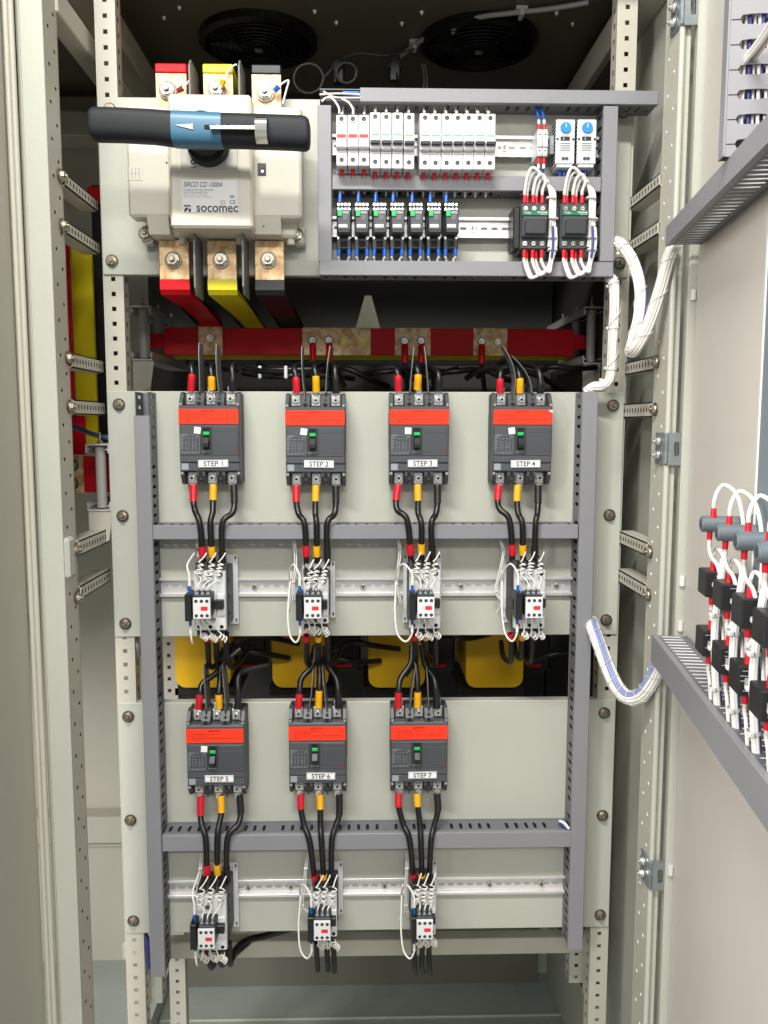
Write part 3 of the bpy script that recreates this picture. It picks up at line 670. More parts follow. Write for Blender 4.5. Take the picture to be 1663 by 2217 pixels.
# ================================================================== CAPACITOR CONTACTORS
def curl(b, p0, p1, r, turns, m=whw, wr=.0011, sweep=0.):
    p0, p1 = Vector(p0), Vector(p1); ax = (p1-p0).normalized(); u = ax.orthogonal().normalized(); w = ax.cross(u); N = int(turns*10); P = []
    for i in range(N+1):
        t = i/N; a = 2*math.pi*turns*t+sweep; rr = r*random.uniform(.96, 1.04); P.append(p0.lerp(p1, t)+(u*math.cos(a)+w*math.sin(a))*rr)
    return P
def contactor(n, small=False):
    """origin: centre of the white face, on the plate. dims in metres"""
    w = .0225 if small else .0275; hz = .047 if small else .0585; yf = -.098
    r = empty('contactor', (0, 0, 0), 'x', 'contactor', 'white capacitor contactors with coiled wires')
    b = MB()
    b.box(-w, w, -.072, -.009, -hz+.006, hz-.006, mcd, .002); b.box(-w+.001, w-.001, -.088, -.07, -hz+.001, hz-.001, mcg, .0015)
    for x in (-.0165, 0, .0165):
        if small: x *= .8
        for s in (1, -1):
            b.box(x-.0065, x+.0065, -.0885, -.050, s*(hz-.004), s*(hz+.004), black, .001)
            b.box(x-.0012-.0075, x+.0012-.0075, -.089, -.05, s*(hz-.002), s*(hz+.007), mcg)
    for z in (-.03, .0, .03): b.box(w-.0005, w+.0006, -.06, -.055, z-.003, z+.003, hole)
    b.build('body', r)
    b = MB(); b.box(-w-.007, w+.009, -.0125, -.0095, -hz-.004, hz+.010, wgrey, .002)
    for x in (-w-.003, w+.005):
        b.box(x-.0013, x+.0013, -.0128, -.0124, hz+.001, hz+.007, hole)
        b.box(x-.0013, x+.0013, -.0128, -.0124, -hz+.001, -hz+.007, hole)
    b.build('base_plate', r)
    b = MB(); b.box(-w, w, yf, -.087, -hz+.006, hz-.006, wgrey, .0018)
    for z in (hz-.0125, -hz+.0125):
        for x in (-w*.72, 0, w*.72): b.cyl((x, yf-.0002, z), (x, yf-.0004, z), .0034, hole, 16)
    b.cyl((-.006, yf-.0004, hz-.026), (-.006, yf-.002, hz-.026), .0042, zinc, 16); b.box(-.009, -.003, yf-.0024, yf-.002, hz-.0264, hz-.0256, hole)
    b.cyl((.006, yf-.0004, -hz+.026), (.006, yf-.002, -hz+.026), .0042, zinc, 16); b.box(.003, .009, yf-.0024, yf-.002, -hz+.0256, -hz+.0264, hole)
    random.seed(n)
    for k in range(5): b.box(-w+.004+k*.009, -w+.004+k*.009+random.uniform(.002, .006), yf-.0002, yf-.0001, hz-.0079, hz-.0071, gprint)
    b.build('front_cover', r)
    b = MB(); x1 = w*.93; b.box(.010, x1, yf-.014, yf, -.012, .004, black, .001); b.box(.012, x1+.001, yf-.004, yf, -.026, .014, wplas, .0015); b.build('coil_holder', r)
    return r, w, hz, yf
def aux(r, x, z, yb, yf):
    b = MB(); b.box(x-.0142, x+.0142, yf+.004, yb, z-.0175, z+.022, mcd, .001)
    for k in (-1, 0, 1):
        b.box(x+k*.0092-.0031, x+k*.0092+.0031, yf+.012, yf+.024, z+.019, z+.028, mcg, .0008)
        b.cyl((x+k*.0092, yf+.010, z+.0235), (x+k*.0092, yf+.013, z+.0235), .0028, gprint, 12)
    b.box(x-.0146, x+.0146, yf, yf+.006, z-.0182, z+.0182, wplas, .0008)
    for k in (-1, 0, 1):
        for s in (-1, 1):
            b.cyl((x+k*.0092, yf-.0002, z+s*.0125), (x+k*.0092, yf-.0003, z+s*.0125), .0029, dprint, 16)
            b.cyl((x+k*.0092, yf-.0003, z+s*.0125-.0006), (x+k*.0092, yf-.0005, z+s*.0125-.0006), .0017, mcg, 10)
    b.box(x-.0012, x+.0102, yf-.0008, yf-.0001, z-.0032, z+.0032, rprint, 0)
    b.build('auxiliary_block', r)
CT = {1: (454.5, 1301, 436.5, 1317.5, 410, 1313.5, 0), 2: (683.5, 1301, 677, 1317, 649, 1312.5, 1), 3: (920, 1298, 922.5, 1316, 893, 1311, 0), 4: (1147, 1298, 1157, 1316, 1122, 1310.5, 0),
      5: (457.5, 1999, 446.5, 2033.5, 421, 2022.5, 0), 6: (703, 1983, 697.5, 2016, 674, 2007, 1), 7: (917, 1979, 920, 2013.5, 897.5, 2007.5, 1)}
for n, (cx, cz, ax, az, bx, bz, small) in CT.items():
    r, w, hz, yf = contactor(n, small); p = at(cx, cz, yf); r.location = (p.x, -.0005, p.z); r['label'] = 'white-faced contactor with coiled wires and a red-dotted block, wired below STEP %d' % n
    O = Vector(r.location); q = at(ax, az, -.140)-O; aux(r, q.x, q.z, yf+.002, -.1395)
    # surge suppressor clipped on the left
    q2 = at(bx, bz, -.118)-O; b = MB(); b.box(q2.x-.0058, q2.x+.0058, -.128, -.085, q2.z-.0235, q2.z+.0235, black, .001)
    b.box(q2.x-.004, q2.x+.004, -.1285, -.1278, q2.z+.017, q2.z+.021, hole); b.box(q2.x-.0058, q2.x+.014, -.108, -.096, q2.z-.012, q2.z+.008, black, .001); b.build('surge_suppressor', r)
    # coiled wires, parts of the contactor
    random.seed(n*11)
    for k, dx in enumerate((-.0165, 0, .0165)):
        f = .8 if small else 1; x0 = dx*f; ja = random.uniform(-.002, .002); ex = q.x+(k-1)*.0092; top = q.z+.028
        b = MB(); rr = random.uniform(.0042, .0050); tn = random.choice((3, 3.5, 4))
        A = V(x0+.010, -.084, hz+.024); c0 = V(x0+.004+ja, yf-.001, hz+.010); c1 = V(x0-.001+ja, yf-.0085, hz-.011-random.uniform(0, .006))
        P = [A, A+V(-.004, -.006, -.007)]+curl(b, c0, c1, rr, tn)[::1]+[V((x0+ex)/2+.004, yf-.014, (hz-.02+top)/2+.006), V(ex+.001, -.128, top+.008), V(ex, -.122, top-.004)]
        b.tube(P, .0013, whw, 6, 2); b.build('coiled_wire', r)
        b = MB(); low = q.z-.0185; xb = x0*.9+.002; zb_ = min(-hz+.002, low-.016)
        c0 = V(xb+random.uniform(-.003, .003), yf-.012, zb_-.001); c1 = V(xb+.008+random.uniform(-.002, .003), yf-.006, zb_-.010-random.uniform(0, .004))
        P = [V(ex-.002, -.128, low+.004), V(ex-.002, -.130, low-.004), V((ex+xb)/2, yf-.018, (low+zb_)/2-.001)]+curl(b, c0, c1, rr, random.choice((2.5, 3, 3.5)))+[V(xb+.004, -.085, zb_-.006)]
        b.tube(P, .0013, whw, 6, 2); b.build('coiled_wire', r)
    # white control wire looping along the left with blue ferrules
    Qt, Qb = O+V(q2.x, -.112, q2.z+.024), O+V(q2.x, -.112, q2.z-.024); gx = {1: -.002, 2: -.016, 3: -.022, 4: -.016, 5: -.002, 6: -.018, 7: -.016}[n]
    def ctrl(pts, lab, fer):
        o0 = Vector(pts[0]); b = MB(); b.tube(pts, .0017, whw, 8, 6); o = b.build('control_wire', origin=o0); tag(o, lab, 'wire', 'white control wires beside the contactors')
        s = MB(); s.tube([fer[0]-o0, fer[1]-o0], (.0028, .0024), bluf, 10, 1); s.build('ferrule', o)
        s = MB(); s.tube([fer[1]-o0, fer[1]-o0+(fer[1]-fer[0]).normalized()*.014], .0027, whw, 8, 1); s.build('marker_sleeve', o)
    u = V(0, 0, 1)
    ctrl([Qt, Qt+u*.013, Qt+u*.030+V(-.0005, 0, 0), Qt+V(gx*.5-.003, .01, .046), Qt+V(gx-.004, .03, .030), Qt+V(gx-.006, .05, -.005), Qt+V(gx-.004, .05, -.03), Qt+V(gx-.010, .06, -.052)] if n in (2, 3, 4, 6, 7) else [Qt, Qt+u*.013, Qt+u*.030, Qt+V(-.005, .01, .046), Qt+V(-.001, .05, .06)],
         'white control wire with blue ferrule above the suppressor of the STEP %d contactor' % n, (Qt-u*.001, Qt+u*.011))
    ctrl([Qb, Qb-u*.012, Qb+V(-.0005, 0, -.028), Qb+V(gx*.5, .003, -.042), Qb+V(gx-.003, .01, -.030), Qb+V(gx-.007, .02, .0), Qb+V(gx-.006, .035, .035), Qb+V(gx-.003, .05, .075)] if n in (2, 3, 4, 6, 7) else [Qb, Qb-u*.012, Qb+V(.001, 0, -.034), Qb+V(.0015, .006, -.044)],
         'white control wire with blue ferrule below the suppressor of the STEP %d contactor' % n, (Qb+u*.001, Qb-u*.011))
# thin wires from the duct down beside each contactor
WD = {2: [(636, 1168), (639, 1190), (640, 1230), (635, 1260), (636, 1300)], 3: [(862, 1168), (866, 1195), (862, 1230), (858, 1265), (868, 1305)], 4: [(1083, 1168), (1090, 1195), (1082, 1240), (1074, 1280), (1090, 1305)],
      6: [(668, 1846), (662, 1880), (659, 1920), (655, 1960), (668, 1975)], 7: [(882, 1840), (881, 1880), (878, 1920), (879, 1960), (886, 1985)], 5: [(437, 1846), (434, 1880), (430, 1912), (427, 1935)], 1: [(427, 1168), (430, 1190), (431, 1206)]}
for n, pts in WD.items():
    w = [at(x, y, -.03) for x, y in pts]; o0 = w[0]; b = MB()
    for d in (-.0016, .0018): b.tube([v+V(d, d*.5, 0) for v in w], .0014, whw, 7, 6)
    o = b.build('wire_pair', origin=o0); tag(o, 'pair of thin white wires dropping from the duct to the STEP %d contactor' % n, 'wires', 'white wire pairs leaving the horizontal ducts')
    s = MB(); v = w[-2]-o0; s.box(v.x-.004, v.x+.004, v.y-.003, v.y+.003, v.z-.0015, v.z+.0015, tie, .0008); v = w[1]-o0; s.box(v.x-.004, v.x+.004, v.y-.003, v.y+.003, v.z-.0015, v.z+.0015, tie, .0008); s.build('cable_tie', o)
# outgoing cables below each contactor
OUT = {1: [[(447, 1375), (449, 1400), (454, 1440), (466, 1440), (484, 1405)], [(466, 1375), (468, 1400), (470, 1430), (482, 1430), (505, 1395)], [(490, 1370), (491, 1400), (498, 1440), (512, 1440), (540, 1400)]],
       2: [[(663, 1376), (665, 1400), (664, 1432), (672, 1436), (682, 1400)], [(690, 1376), (690, 1400), (690, 1432), (700, 1434), (710, 1400)], [(709, 1370), (710, 1400), (711, 1432), (722, 1436), (740, 1400)]],
       3: [[(898, 1372), (899, 1395), (901, 1425), (893, 1440), (880, 1460)], [(922, 1372), (923, 1395), (925, 1418), (935, 1420), (945, 1400)], [(944, 1372), (944, 1400), (944, 1435), (935, 1440), (930, 1410)]],
       4: [[(1105, 1372), (1106, 1400), (1104, 1430), (1090, 1420), (1085, 1390)], [(1131, 1372), (1131, 1395), (1128, 1425), (1118, 1418), (1112, 1390)], [(1151, 1370), (1152, 1400), (1150, 1432), (1140, 1430), (1135, 1400)]],
       5: [[(450, 2064), (452, 2080), (456, 2094), (462, 2090), (468, 2070)], [(474, 2066), (476, 2080), (480, 2090), (486, 2086), (490, 2070)], [(497, 2040), (497, 2070), (500, 2088), (508, 2070), (540, 2040)]],
       6: [[(685, 2040), (687, 2070), (688, 2100)], [(708, 2040), (708, 2070), (710, 2100)], [(721, 2040), (723, 2070), (724, 2103)]],
       7: [[(897, 2036), (897, 2060), (897, 2095), (899, 2108)], [(915, 2036), (915, 2060), (914, 2092), (916, 2105)], [(930, 2036), (930, 2060), (930, 2095), (931, 2108)]]}
for n, rows in OUT.items():
    for k, pts in enumerate(rows):
        YY = (-.075, -.06, -.03, .03, .1); w = [at(x, y, YY[i] if n < 6 else (-.07, -.05, -.02, .05)[min(i, 3)]) for i, (x, y) in enumerate(pts)]
        cable('power_cable', w, .0052, blackg, '%s cable hanging from the lower side of the STEP %d contactor' % (CN[k], n), 'cable', 'black cables leaving the contactors downwards', ((SM[k], 0, .55, 1.2),) if k < 2 and n < 6 else ())
# ================================================================== BUSBARS
YBUS = .30
def busbar(px0, px1, yt0, yt1, h, y, m, label, cups=(), ends=True, refs=None):
    a, b_ = at(px0, yt0, y), at(px1, yt1, y); x0, x1 = a.x, b_.x; z1 = (a.z+b_.z)/2; z0 = z1-h; b = MB()
    b.box(x0, x1, y, y+.008, z0, z1, m, .0015)
    if ends:
        b.box(x0-.03, x0+.002, y+.001, y+.007, z0+h*.25, z1-h*.22, m, .001); b.box(x1-.002, x1+.024, y+.001, y+.007, z0+h*.25, z1-h*.22, m, .001)
    o = b.build('busbar', origin=(x0, y, z0)); tag(o, label, 'busbar', 'insulated copper busbars')
    for cx0, cx1 in cups:
        c = MB(); e0, e1 = at(cx0, yt0, y).x-x0, at(cx1, yt0, y).x-x0; c.box(e0, e1, -.0015, .0095, -.001, h+.001, cu, .0008); c.build('bare_copper_section', o)
    return o, V(x0, y, z0)
red, ro = busbar(355, 1245, 708, 713, .0575, YBUS, redbar, 'red horizontal busbar with four bare copper sections behind the breakers', ((432, 483), (654, 803), (855, 933), (1025, 1099)))
for (px, py, kind) in ((456, 733, 0), (676.5, 736.5, 0), (712, 736, 0), (746, 739, 1), (783, 738.5, 1), (876, 738, 0), (912, 737.5, 0), (1043, 739, 0), (1078, 740, 2)):
    b = MB(); k = .0075 if px == 456 else .006
    hexbolt(b, 0, 0, 0, k, m=(nickel, brass, nickel)[kind], wm=(zincd, brass, cu)[kind], k=1.1)
    p = at(px, py, YBUS-.004)-ro; o = b.build('bolt', red); o.location = (p.x, -.0018 if px != 456 else -.005, p.z)
    if kind == 0 and px != 456:
        w = [at(px, py+9, YBUS-.012), at(px, py+16, YBUS-.014), at(px+1, py+46, YBUS-.018), at(px+3, py+75, YBUS-.01), at(px+6, py+110, YBUS+.02)]
        cable('power_cable', w, .0055, blackg, {676.5: 'first red-sleeved cable from the left bolted to the red busbar', 712: 'second red-sleeved cable from the left bolted to the red busbar', 876: 'third red-sleeved cable from the left bolted to the red busbar', 912: 'fourth red-sleeved cable from the left bolted to the red busbar', 1043: 'rightmost red-sleeved cable bolted to the red busbar'}[px], 'cable', 'cables bolted under the red busbar', ((redbar, .2, 2.0, 1.3),))
busbar(372, 1240, 729, 734, .05, .43, yelb, 'yellow horizontal busbar just behind and below the red one'); busbar(400, 1215, 745, 748, .05, .56, blkb, 'black horizontal busbar, deepest of the three')
# droppers from the isolator: front leg, run back, down leg
def dropper(pxl, pxr, y_end, m, name, label, endcu):
    zt = at(378, 606, -.045).z; zb = at(378, 637, -.045).z; xl, xr = at(pxl, 606, -.045).x, at(pxr, 606, -.045).x; b = MB(); t = .010
    b.prism([(-.045, zt+.001), (-.045, zb+.008), (-.037, zb), (y_end-.012, zb), (y_end-.002, zb-.008), (y_end-.002, ro.z+.0585), (y_end-.012, ro.z+.0585), (y_end-.012, zb-.012), (y_end-.02, zb-.010+t-.008), (-.030, zb+t), (-.035, zb+t+.005), (-.035, zt+.001)], 0, xl, xr, m)
    o = b.build('busbar', origin=(xl, -.045, zt)); tag(o, label, 'busbar', 'busbar drops bent back from the isolator')
    c = MB(); zt2 = at(378, 520, -.045).z; c.box(0, xr-xl, 0, .008, .0005, zt2-zt, cu, .0008); c.build('bare_copper_end', o)
    for i in range(3):
        if m is not blkb: pass
    q = MB(); hexbolt(q, 0, 0, 0, .0095, k=1.35, a=random.random()); p = at((pxl+pxr)/2-3, 563, -.047); h = q.build('bolt', o); h.location = (p.x-xl, -.001, p.z-zt)
    if endcu:
        c = MB(); c.box(0, xr-xl, y_end-.013+.045, y_end-.0035+.045, ro.z-.0015-zt, ro.z+.058-zt, cu, .0008); c.build('bare_copper_end', o)
    return o
random.seed(2)
dropper(346, 410.5, YBUS-.001, redbar, 'd', 'red busbar drop bent back from the left pole of the isolator', True)
dropper(449.5, 513, .43, yelb, 'd', 'yellow busbar drop bent back from the middle pole of the isolator', False)
dropper(552.5, 615.5, .56, blkb, 'd', 'black busbar drop bent back from the right pole of the isolator', False)
def topbar(pxl, pxr, m, label, bp, fer, wirep):
    yy = -.045; xl, xr = at(pxl, 180, yy).x, at(pxr, 180, yy).x; z0, z1 = at(400, 235, yy).z, at(400, 158, yy).z; z2 = at(400, 137, yy).z
    b = MB(); b.box(0, xr-xl, -.0005, .0095, z1-z0, z2-z0, m, .002); b.box(0, xr-xl, .008, .30, z2-z0-.012, z2-z0-.001, m, .002)
    o = b.build('busbar'); o.location = (xl, yy, z0); tag(o, label, 'busbar', 'busbar stubs above the isolator')
    c = MB(); c.box(0.0005, xr-xl-.0005, 0.001, .008, 0, z1-z0-.0003, cu, .0006); c.build('bare_copper_end', o)
    q = MB(); hexbolt(q, 0, 0, 0, .010, m=nickel, k=1.5, a=.1); p = at(bp[0], bp[1], yy); h = q.build('bolt', o); h.location = (p.x-xl, .0, p.z-z0)
    a = at(fer[0], fer[1], yy-.012); c_ = at(fer[2], fer[3], yy-.014); w = [a]+[c_]+[at(x, y, yy-.006) for x, y in wirep]
    bb = MB(); bb.tube([v-w[0] for v in w], .0016, whw, 7, 6); wo = bb.build('sensing_wire', origin=None); wo.location = w[0]
    tag(wo, 'thin white sensing wire with %s ferrule on a busbar bolt above the isolator' % fer[4], 'wire', 'sensing wires on the top busbar bolts')
    f = MB(); f.tube([V(0, 0, 0), c_-a], (.0038, .0048), fer[5], 10, 1); f.build('ferrule', wo)
topbar(336, 404.5, redbar, 'red-topped copper bar on the left pole above the isolator', (364, 197), (384, 197, 396, 191, 'dark red', redb), [(402, 185), (412, 172)])
topbar(439, 505, yelb, 'yellow-topped copper bar on the middle pole above the isolator', (469, 195), (480, 186, 484, 173, 'yellow', yels), [(492, 158), (505, 143), (513, 140)])
topbar(544, 609, blkb, 'black-topped copper bar on the right pole above the isolator', (575, 202), (594, 197, 604, 187, 'blue', bluf), [(615, 178), (625, 175), (620, 195), (612, 225)])
# insulated supports: channel, insulator posts
def support(px, pyt, pyb, y, label, xdir):
    p1, p0 = at(px, pyt, y), at(px, pyb, y); r = empty('busbar_support', (p0.x, y, p0.z), label, 'busbar support', 'busbar supports with grey insulator posts'); H = p1.z-p0.z
    for k in range(3):
        b = MB(); yy = k*.13; b.cyl((0, yy, .004), (0, yy, H-.004), .0095, ins, 20); b.cyl((0, yy, H), (0, yy, H+.022), .0025, zinc, 10); b.cyl((0, yy, H), (0, yy, H+.007), .0055, zinc, 6); b.build('insulator', r)
    for z, s in ((H, 1), (0, -1)):
        b = MB(); b.box(-.021, .021, -.02, .34, z-.0015, z+.0015, alu, .0005)
        b.box(-.021, -.019, -.02, .34, z-s*.016, z, alu); b.box(.019, .021, -.02, .34, z-s*.016, z, alu); b.box(-.019, -.015, -.02, .34, z-s*.010, z-s*.008, alu); b.box(.015, .019, -.02, .34, z-s*.010, z-s*.008, alu); b.build('channel', r)
    b = MB(); b.prism([(-.02, -.003), (.024, -.003), (.016, -.055), (-.02, -.08)], 1, -.018, -.015, steelw); b.build('bracket', r)
support(313, 666, 780, .25, 'left busbar support standing at the end of the red bar', 1)
support(1278, 668, 788, .27, 'right busbar support standing at the end of the red bar', -1)
# cable bunch running behind STEP 1 to STEP 2
for i, (dy, nm) in enumerate(((0, 'upper'), (13, 'lower'))):
    w = [at(520, 792+dy, .02), at(545, 803+dy*.6, .05), at(600, 801+dy, .07), at(650, 799+dy, .07), at(700, 801+dy, .08), at(745, 812+dy, .1)]
    cable('power_cable', w, .0055, blackg, '%s black cable tied horizontally between STEP 1 and STEP 2' % nm, 'cable', 'tied horizontal cables behind the breakers')
for px in (563, 619):
    b = MB(); p = at(px, 806, .055); b.box(-.003, .003, -.004, .02, -.012, .012, tie, .0015); o = b.build('cable_tie'); o.location = p; tag(o, 'clear cable tie round the horizontal cables, %s one' % ('left' if px < 600 else 'right'), 'cable tie', 'ties on the horizontal cables')
# cabling and coils behind the gap
for i, px in enumerate((440, 651, 860, 1072)):
    a, c = at(px-62, 1372, .22), at(px+60, 1488, .22); w2 = (c.x-a.x)/2; r = empty('reactor', ((a.x+c.x)/2, .27, c.z), 'yellow rounded reactor housing in the gap, %s from the left' % ORD[i], 'reactor', 'yellow reactor housings behind the plates')
    H = a.z-c.z+.1; b = MB(); poly = []
    R = .022
    for (cx_, cz_, a0) in ((w2-R, R, -90), (w2-R, H-R, 0), (-w2+R, H-R, 90), (-w2+R, R, 180)):
        for k in range(6): t = math.radians(a0+k*18); poly.append((cx_+R*math.cos(t), cz_+R*math.sin(t)))
    b.prism(poly, 1, -.05, .16, yelt); b.build('coil_housing', r)
    b = MB(); b.box(-w2-.012, w2+.012, -.02, .18, -.03, -.008, black, .003); b.build('core', r)
    for s in (1,):
        b = MB(); b.box(w2+.004, w2+.07, .0, .1, .02, .10, black, .004); b.build('terminal_block', r)
        b = MB(); b.box(w2+.015, w2+.05, -.004, .02, .03, .036, redbar, .002); b.build('red_terminal_strip', r)
random.seed(21)
for i in range(6):
    x = (560, 760, 970, 1180)[i % 4]+random.uniform(-20, 40); y = 1385+random.uniform(-5, 50)
    w = [at(x-70, y+random.uniform(-12, 12), .16), at(x-25, y+random.uniform(-25, 10), .13), at(x+25, y+random.uniform(-10, 25), .14), at(x+75, y+random.uniform(-12, 12), .2)]
    b = MB(); b.tube([v-w[0] for v in w], .006, blackg, 9, 8); o = b.build('power_cable'); o.location = w[0]
    tag(o, 'black cable in the tangle between and behind the yellow reactors', 'cable', 'tangled black cables behind the gap')
for i in range(9):
    x = 620+i*75; y = 800+random.uniform(-8, 30)
    w = [at(x-60, y+random.uniform(-12, 12), .20), at(x-25, y+random.uniform(-20, 10), .16), at(x+25, y+random.uniform(-10, 20), .17), at(x+70, y+random.uniform(-12, 30), .24)]
    b = MB(); b.tube([v-w[0] for v in w], .006, blackg, 9, 8); o = b.build('power_cable'); o.location = w[0]
    tag(o, 'black cable in the dark above and behind the four upper STEP breakers', 'cable', 'dark cables behind the middle plate')
b = MB(); w = [at(480, 2052, -.02), at(497, 2080, -.02), at(510, 2056, .01), at(535, 2036, .04), at(575, 2026, .07), at(630, 2010, .09), at(690, 1990, .09)]; b.tube([v-w[0] for v in w], .0065, blackg, 10, 8); o = b.build('power_cable'); o.location = w[0]; tag(o, 'black cable curving up to the right behind the plate beside the STEP 5 contactor', 'cable')
# pale triangular gusset in the dark
a = at(797, 640, .55); b = MB(); c0, c1 = at(757, 712, .55), at(836, 712, .55); b.prism([(a.x-.008, a.z), (a.x+.008, a.z), (c1.x, c1.z-.05), (c0.x, c0.z-.05)], 1, .55, .553, ceilm); o = b.build('gusset'); tag(o, 'pale triangular sheet standing behind the red busbar', 'gusset')
# left neighbour bay: vertical bars, red bar, blue cable, insulator
def vbar(px0, px1, pyr, yt, yb, y, m, label, d=.01):
    x0, x1 = at(px0, pyr, y).x, at(px1, pyr, y).x; z1, z0 = at(px0, yt, y).z, at(px0, yb, y).z; b = MB(); b.box(x0, x1, y, y+d, z0, z1, m, .002); o = b.build('busbar', origin=(x0, y, z0)); tag(o, label, 'busbar', 'tall vertical busbars in the left bay'); return o
vbar(60, 150, 600, 525, 985, .16, redbar, 'tall red vertical busbar in the left bay', .012); vbar(158, 203, 700, 535, 968, .22, yelb, 'tall yellow vertical busbar in the left bay', .012); vbar(206, 262, 700, 400, 1010, .32, blkb, 'tall black vertical busbar in the left bay', .02)
vbar(188, 240, 420, 404, 440, .3, redbar, 'short red bar end showing above the perforated rail', .01)
vbar(150, 186, 1000, 900, 985, .158, redbar, 'red vertical bar end above the bare copper joint', .008)
a = at(150, 988, .13); c = at(262, 1066, .13); b = MB(); b.box(a.x, c.x, .13, .14, c.z, a.z, redbar, .001); o = b.build('busbar', origin=(a.x, .13, c.z)); tag(o, 'red horizontal busbar stub in the left bay beside the white insulator', 'busbar', 'insulated copper busbars')
q = MB(); e = at(180, 1000, .128).x-a.x; q.box(-.03, e, -.0015, .002, -.001, a.z-c.z+.001, cu, .0006); q.build('bare_copper_section', o)
for py in (1007, 1047):
    q = MB(); hexbolt(q, 0, 0, 0, .008, k=1.2); p = at(157, py, .128); h = q.build('bolt', o); h.location = (p.x-a.x, -.002, p.z-c.z)
support(222, 962, 1103, .02, 'bright support with white insulator post in the left bay', 1)
w = [at(140, 922, .05), at(165, 926, .04), at(195, 938, .03), at(225, 946, .03), at(262, 948, .03)]; b = MB(); b.tube([v-w[0] for v in w], .0045, mat('blue_cable_sheath', rgb(48, 78, 120), .4), 10, 6); o = b.build('cable'); o.location = w[0]; tag(o, 'blue cable crossing the red and yellow bars in the left bay', 'cable')
# ================================================================== ISOLATOR
iy = -.001
r = empty('isolator_switch', at(455, 350, 0), 'large cream isolator switch with a black and blue bar handle', 'isolator switch')
O = Vector(r.location)
def L(px, py, Y): return at(px, py, Y)-O
def pbox(b, x0, x1, yt, yb, Yf, Yb, m, bev=.002, ref=455):
    z1, z0 = L(ref, yt, Yf).z, L(ref, yb, Yf).z; b.box(L(x0, yt, Yf).x, L(x1, yt, Yf).x, Yf, Yb, z0, z1, m, bev)
b = MB()
pbox(b, 305, 655, 232, 520, -.018, -.001, cream, .003); pbox(b, 318, 640, 240, 512, -.060, -.017, cream, .004)
for x in (318, 648):
    pbox(b, x-12, x+12, 488, 528, -.030, -.001, cream, .003)
for x in (396, 520, 630): b.cyl(L(x, 512, -.045)+V(0, 0, -.014), L(x, 512, -.045)+V(0, 0, .01), .007, cream, 14)
b.build('base', r)
for x0, x1, nm in ((271, 366, 'left'), (543, 651, 'right')):
    b = MB(); pbox(b, x0, x1, 229 if nm == 'right' else 232, 470, -.098, -.058, cream, .004)
    z1, z0 = L(x0, 470, -.098).z, L(x0, 507, -.085).z; xa_, xb_ = L(x0, 400, -.098).x, L(x1, 400, -.098).x
    b.prism([(-.098, z1+.004), (-.06, z1+.004), (-.045, z0), (-.085, z0)], 0, xa_+.034 if nm == 'left' else xa_+.004, xb_-.003 if nm == 'left' else xb_-.034, cream)
    for k in range(8):
        t = k/8*math.pi/2; 
    p = L(x0+90 if nm == 'left' else x0+28, 352 if nm == 'left' else 490, -.0985)
    b.cyl((p.x, -.0985, p.z), (p.x, -.0990, p.z), .0014, hole, 10)
    b.build('pole_cover', r)
b = MB(); p = L(567, 367, -.0985); b.box(p.x-.007, p.x+.007, -.0992, -.0979, p.z-.010, p.z+.010, mcg, .001); b.cyl((p.x+.001, -.0992, p.z-.003), (p.x+.001, -.0996, p.z-.003), .0052, dprint, 20); b.cyl((p.x+.001, -.0996, p.z-.003), (p.x+.001, -.0998, p.z-.003), .0027, white, 16); b.build('indicator_window', r)
b = MB(); p = L(294, 376, -.0985); b.box(p.x-.011, p.x+.011, -.0986, -.0979, p.z-.0105, p.z+.0105, cream, 0)
for dx in (-.006, 0, .006): b.box(p.x+dx-.0004, p.x+dx+.0004, -.0989, -.0986, p.z-.009, p.z+.009, gprint); b.box(p.x+dx-.003, p.x+dx, -.0989, -.0986, p.z-.0004, p.z+.0004, gprint)
b.build('wiring_diagram', r)
b = MB(); yc = -.128; pbox(b, 362, 543, 203, 493, yc, -.055, cream, .004)
xL_, xR_ = L(385, 400, yc).x, L(519, 400, yc).x; zt_, zb_ = L(455, 204, yc).z, L(455, 491, yc).z
for x in (xL_, xR_): b.box(x-.0003, x+.0003, yc-.0003, yc, zb_+.002, zt_-.001, creamd)
b.box(xL_, xR_, yc-.0003, yc, L(455, 374, yc).z, L(455, 372.5, yc).z, creamd)
b.build('front_cover', r)
b = MB(); pbox(b, 390, 514, 310, 368, yc-.0015, yc-.0002, creamd, .001)
p = L(419, 352, yc); b.text('OFF', .0050, p.x, yc-.0018, p.z-.008, dprint, bold=.02); b.text('O', .0105, p.x, yc-.0018, p.z, dprint, bold=.05)
p = L(499, 352, yc); b.box(p.x-.0004, p.x+.0004, yc-.0018, yc-.0016, p.z-.003, p.z+.006, gprint); b.build('position_plate', r)
b = MB(); pbox(b, 394, 512, 389, 460, yc-.0012, yc-.0002, wplas, 0); yt_ = yc-.0014
p = L(397.5, 400, yc); b.text('SIRCO CD 1000A', .0112, p.x, yt_, p.z, dprint, bold=.006, shear=.25, wid=.0625, align='L')
for k, s in enumerate(('INTERRUPTEUR SECTIONNEUR', 'SWITCH DISCONNECTOR')):
    p = L(398, 411.5+k*5.5, yc); b.text(s, .0036, p.x, yt_, p.z, dprint, wid=(.049, .0385)[k], align='L')
random.seed(4)
for k in range(2):
    p = L(398, 422+k*4.5, yc); x = p.x
    while x < p.x+(.036, .046)[k]: d = random.uniform(.002, .006); b.box(x, x+d, yt_, yt_+.0001, p.z-.0005, p.z+.0005, gprint); x += d+.0014
p = L(455.5, 452, yc); b.text('socomec', .0205, L(416, 0, yc).x, yt_, p.z+.001, dprint, bold=.014, wid=L(508, 0, yc).x-L(416, 0, yc).x, align='L')
p = L(406.5, 452, yc); x, z = p.x, p.z
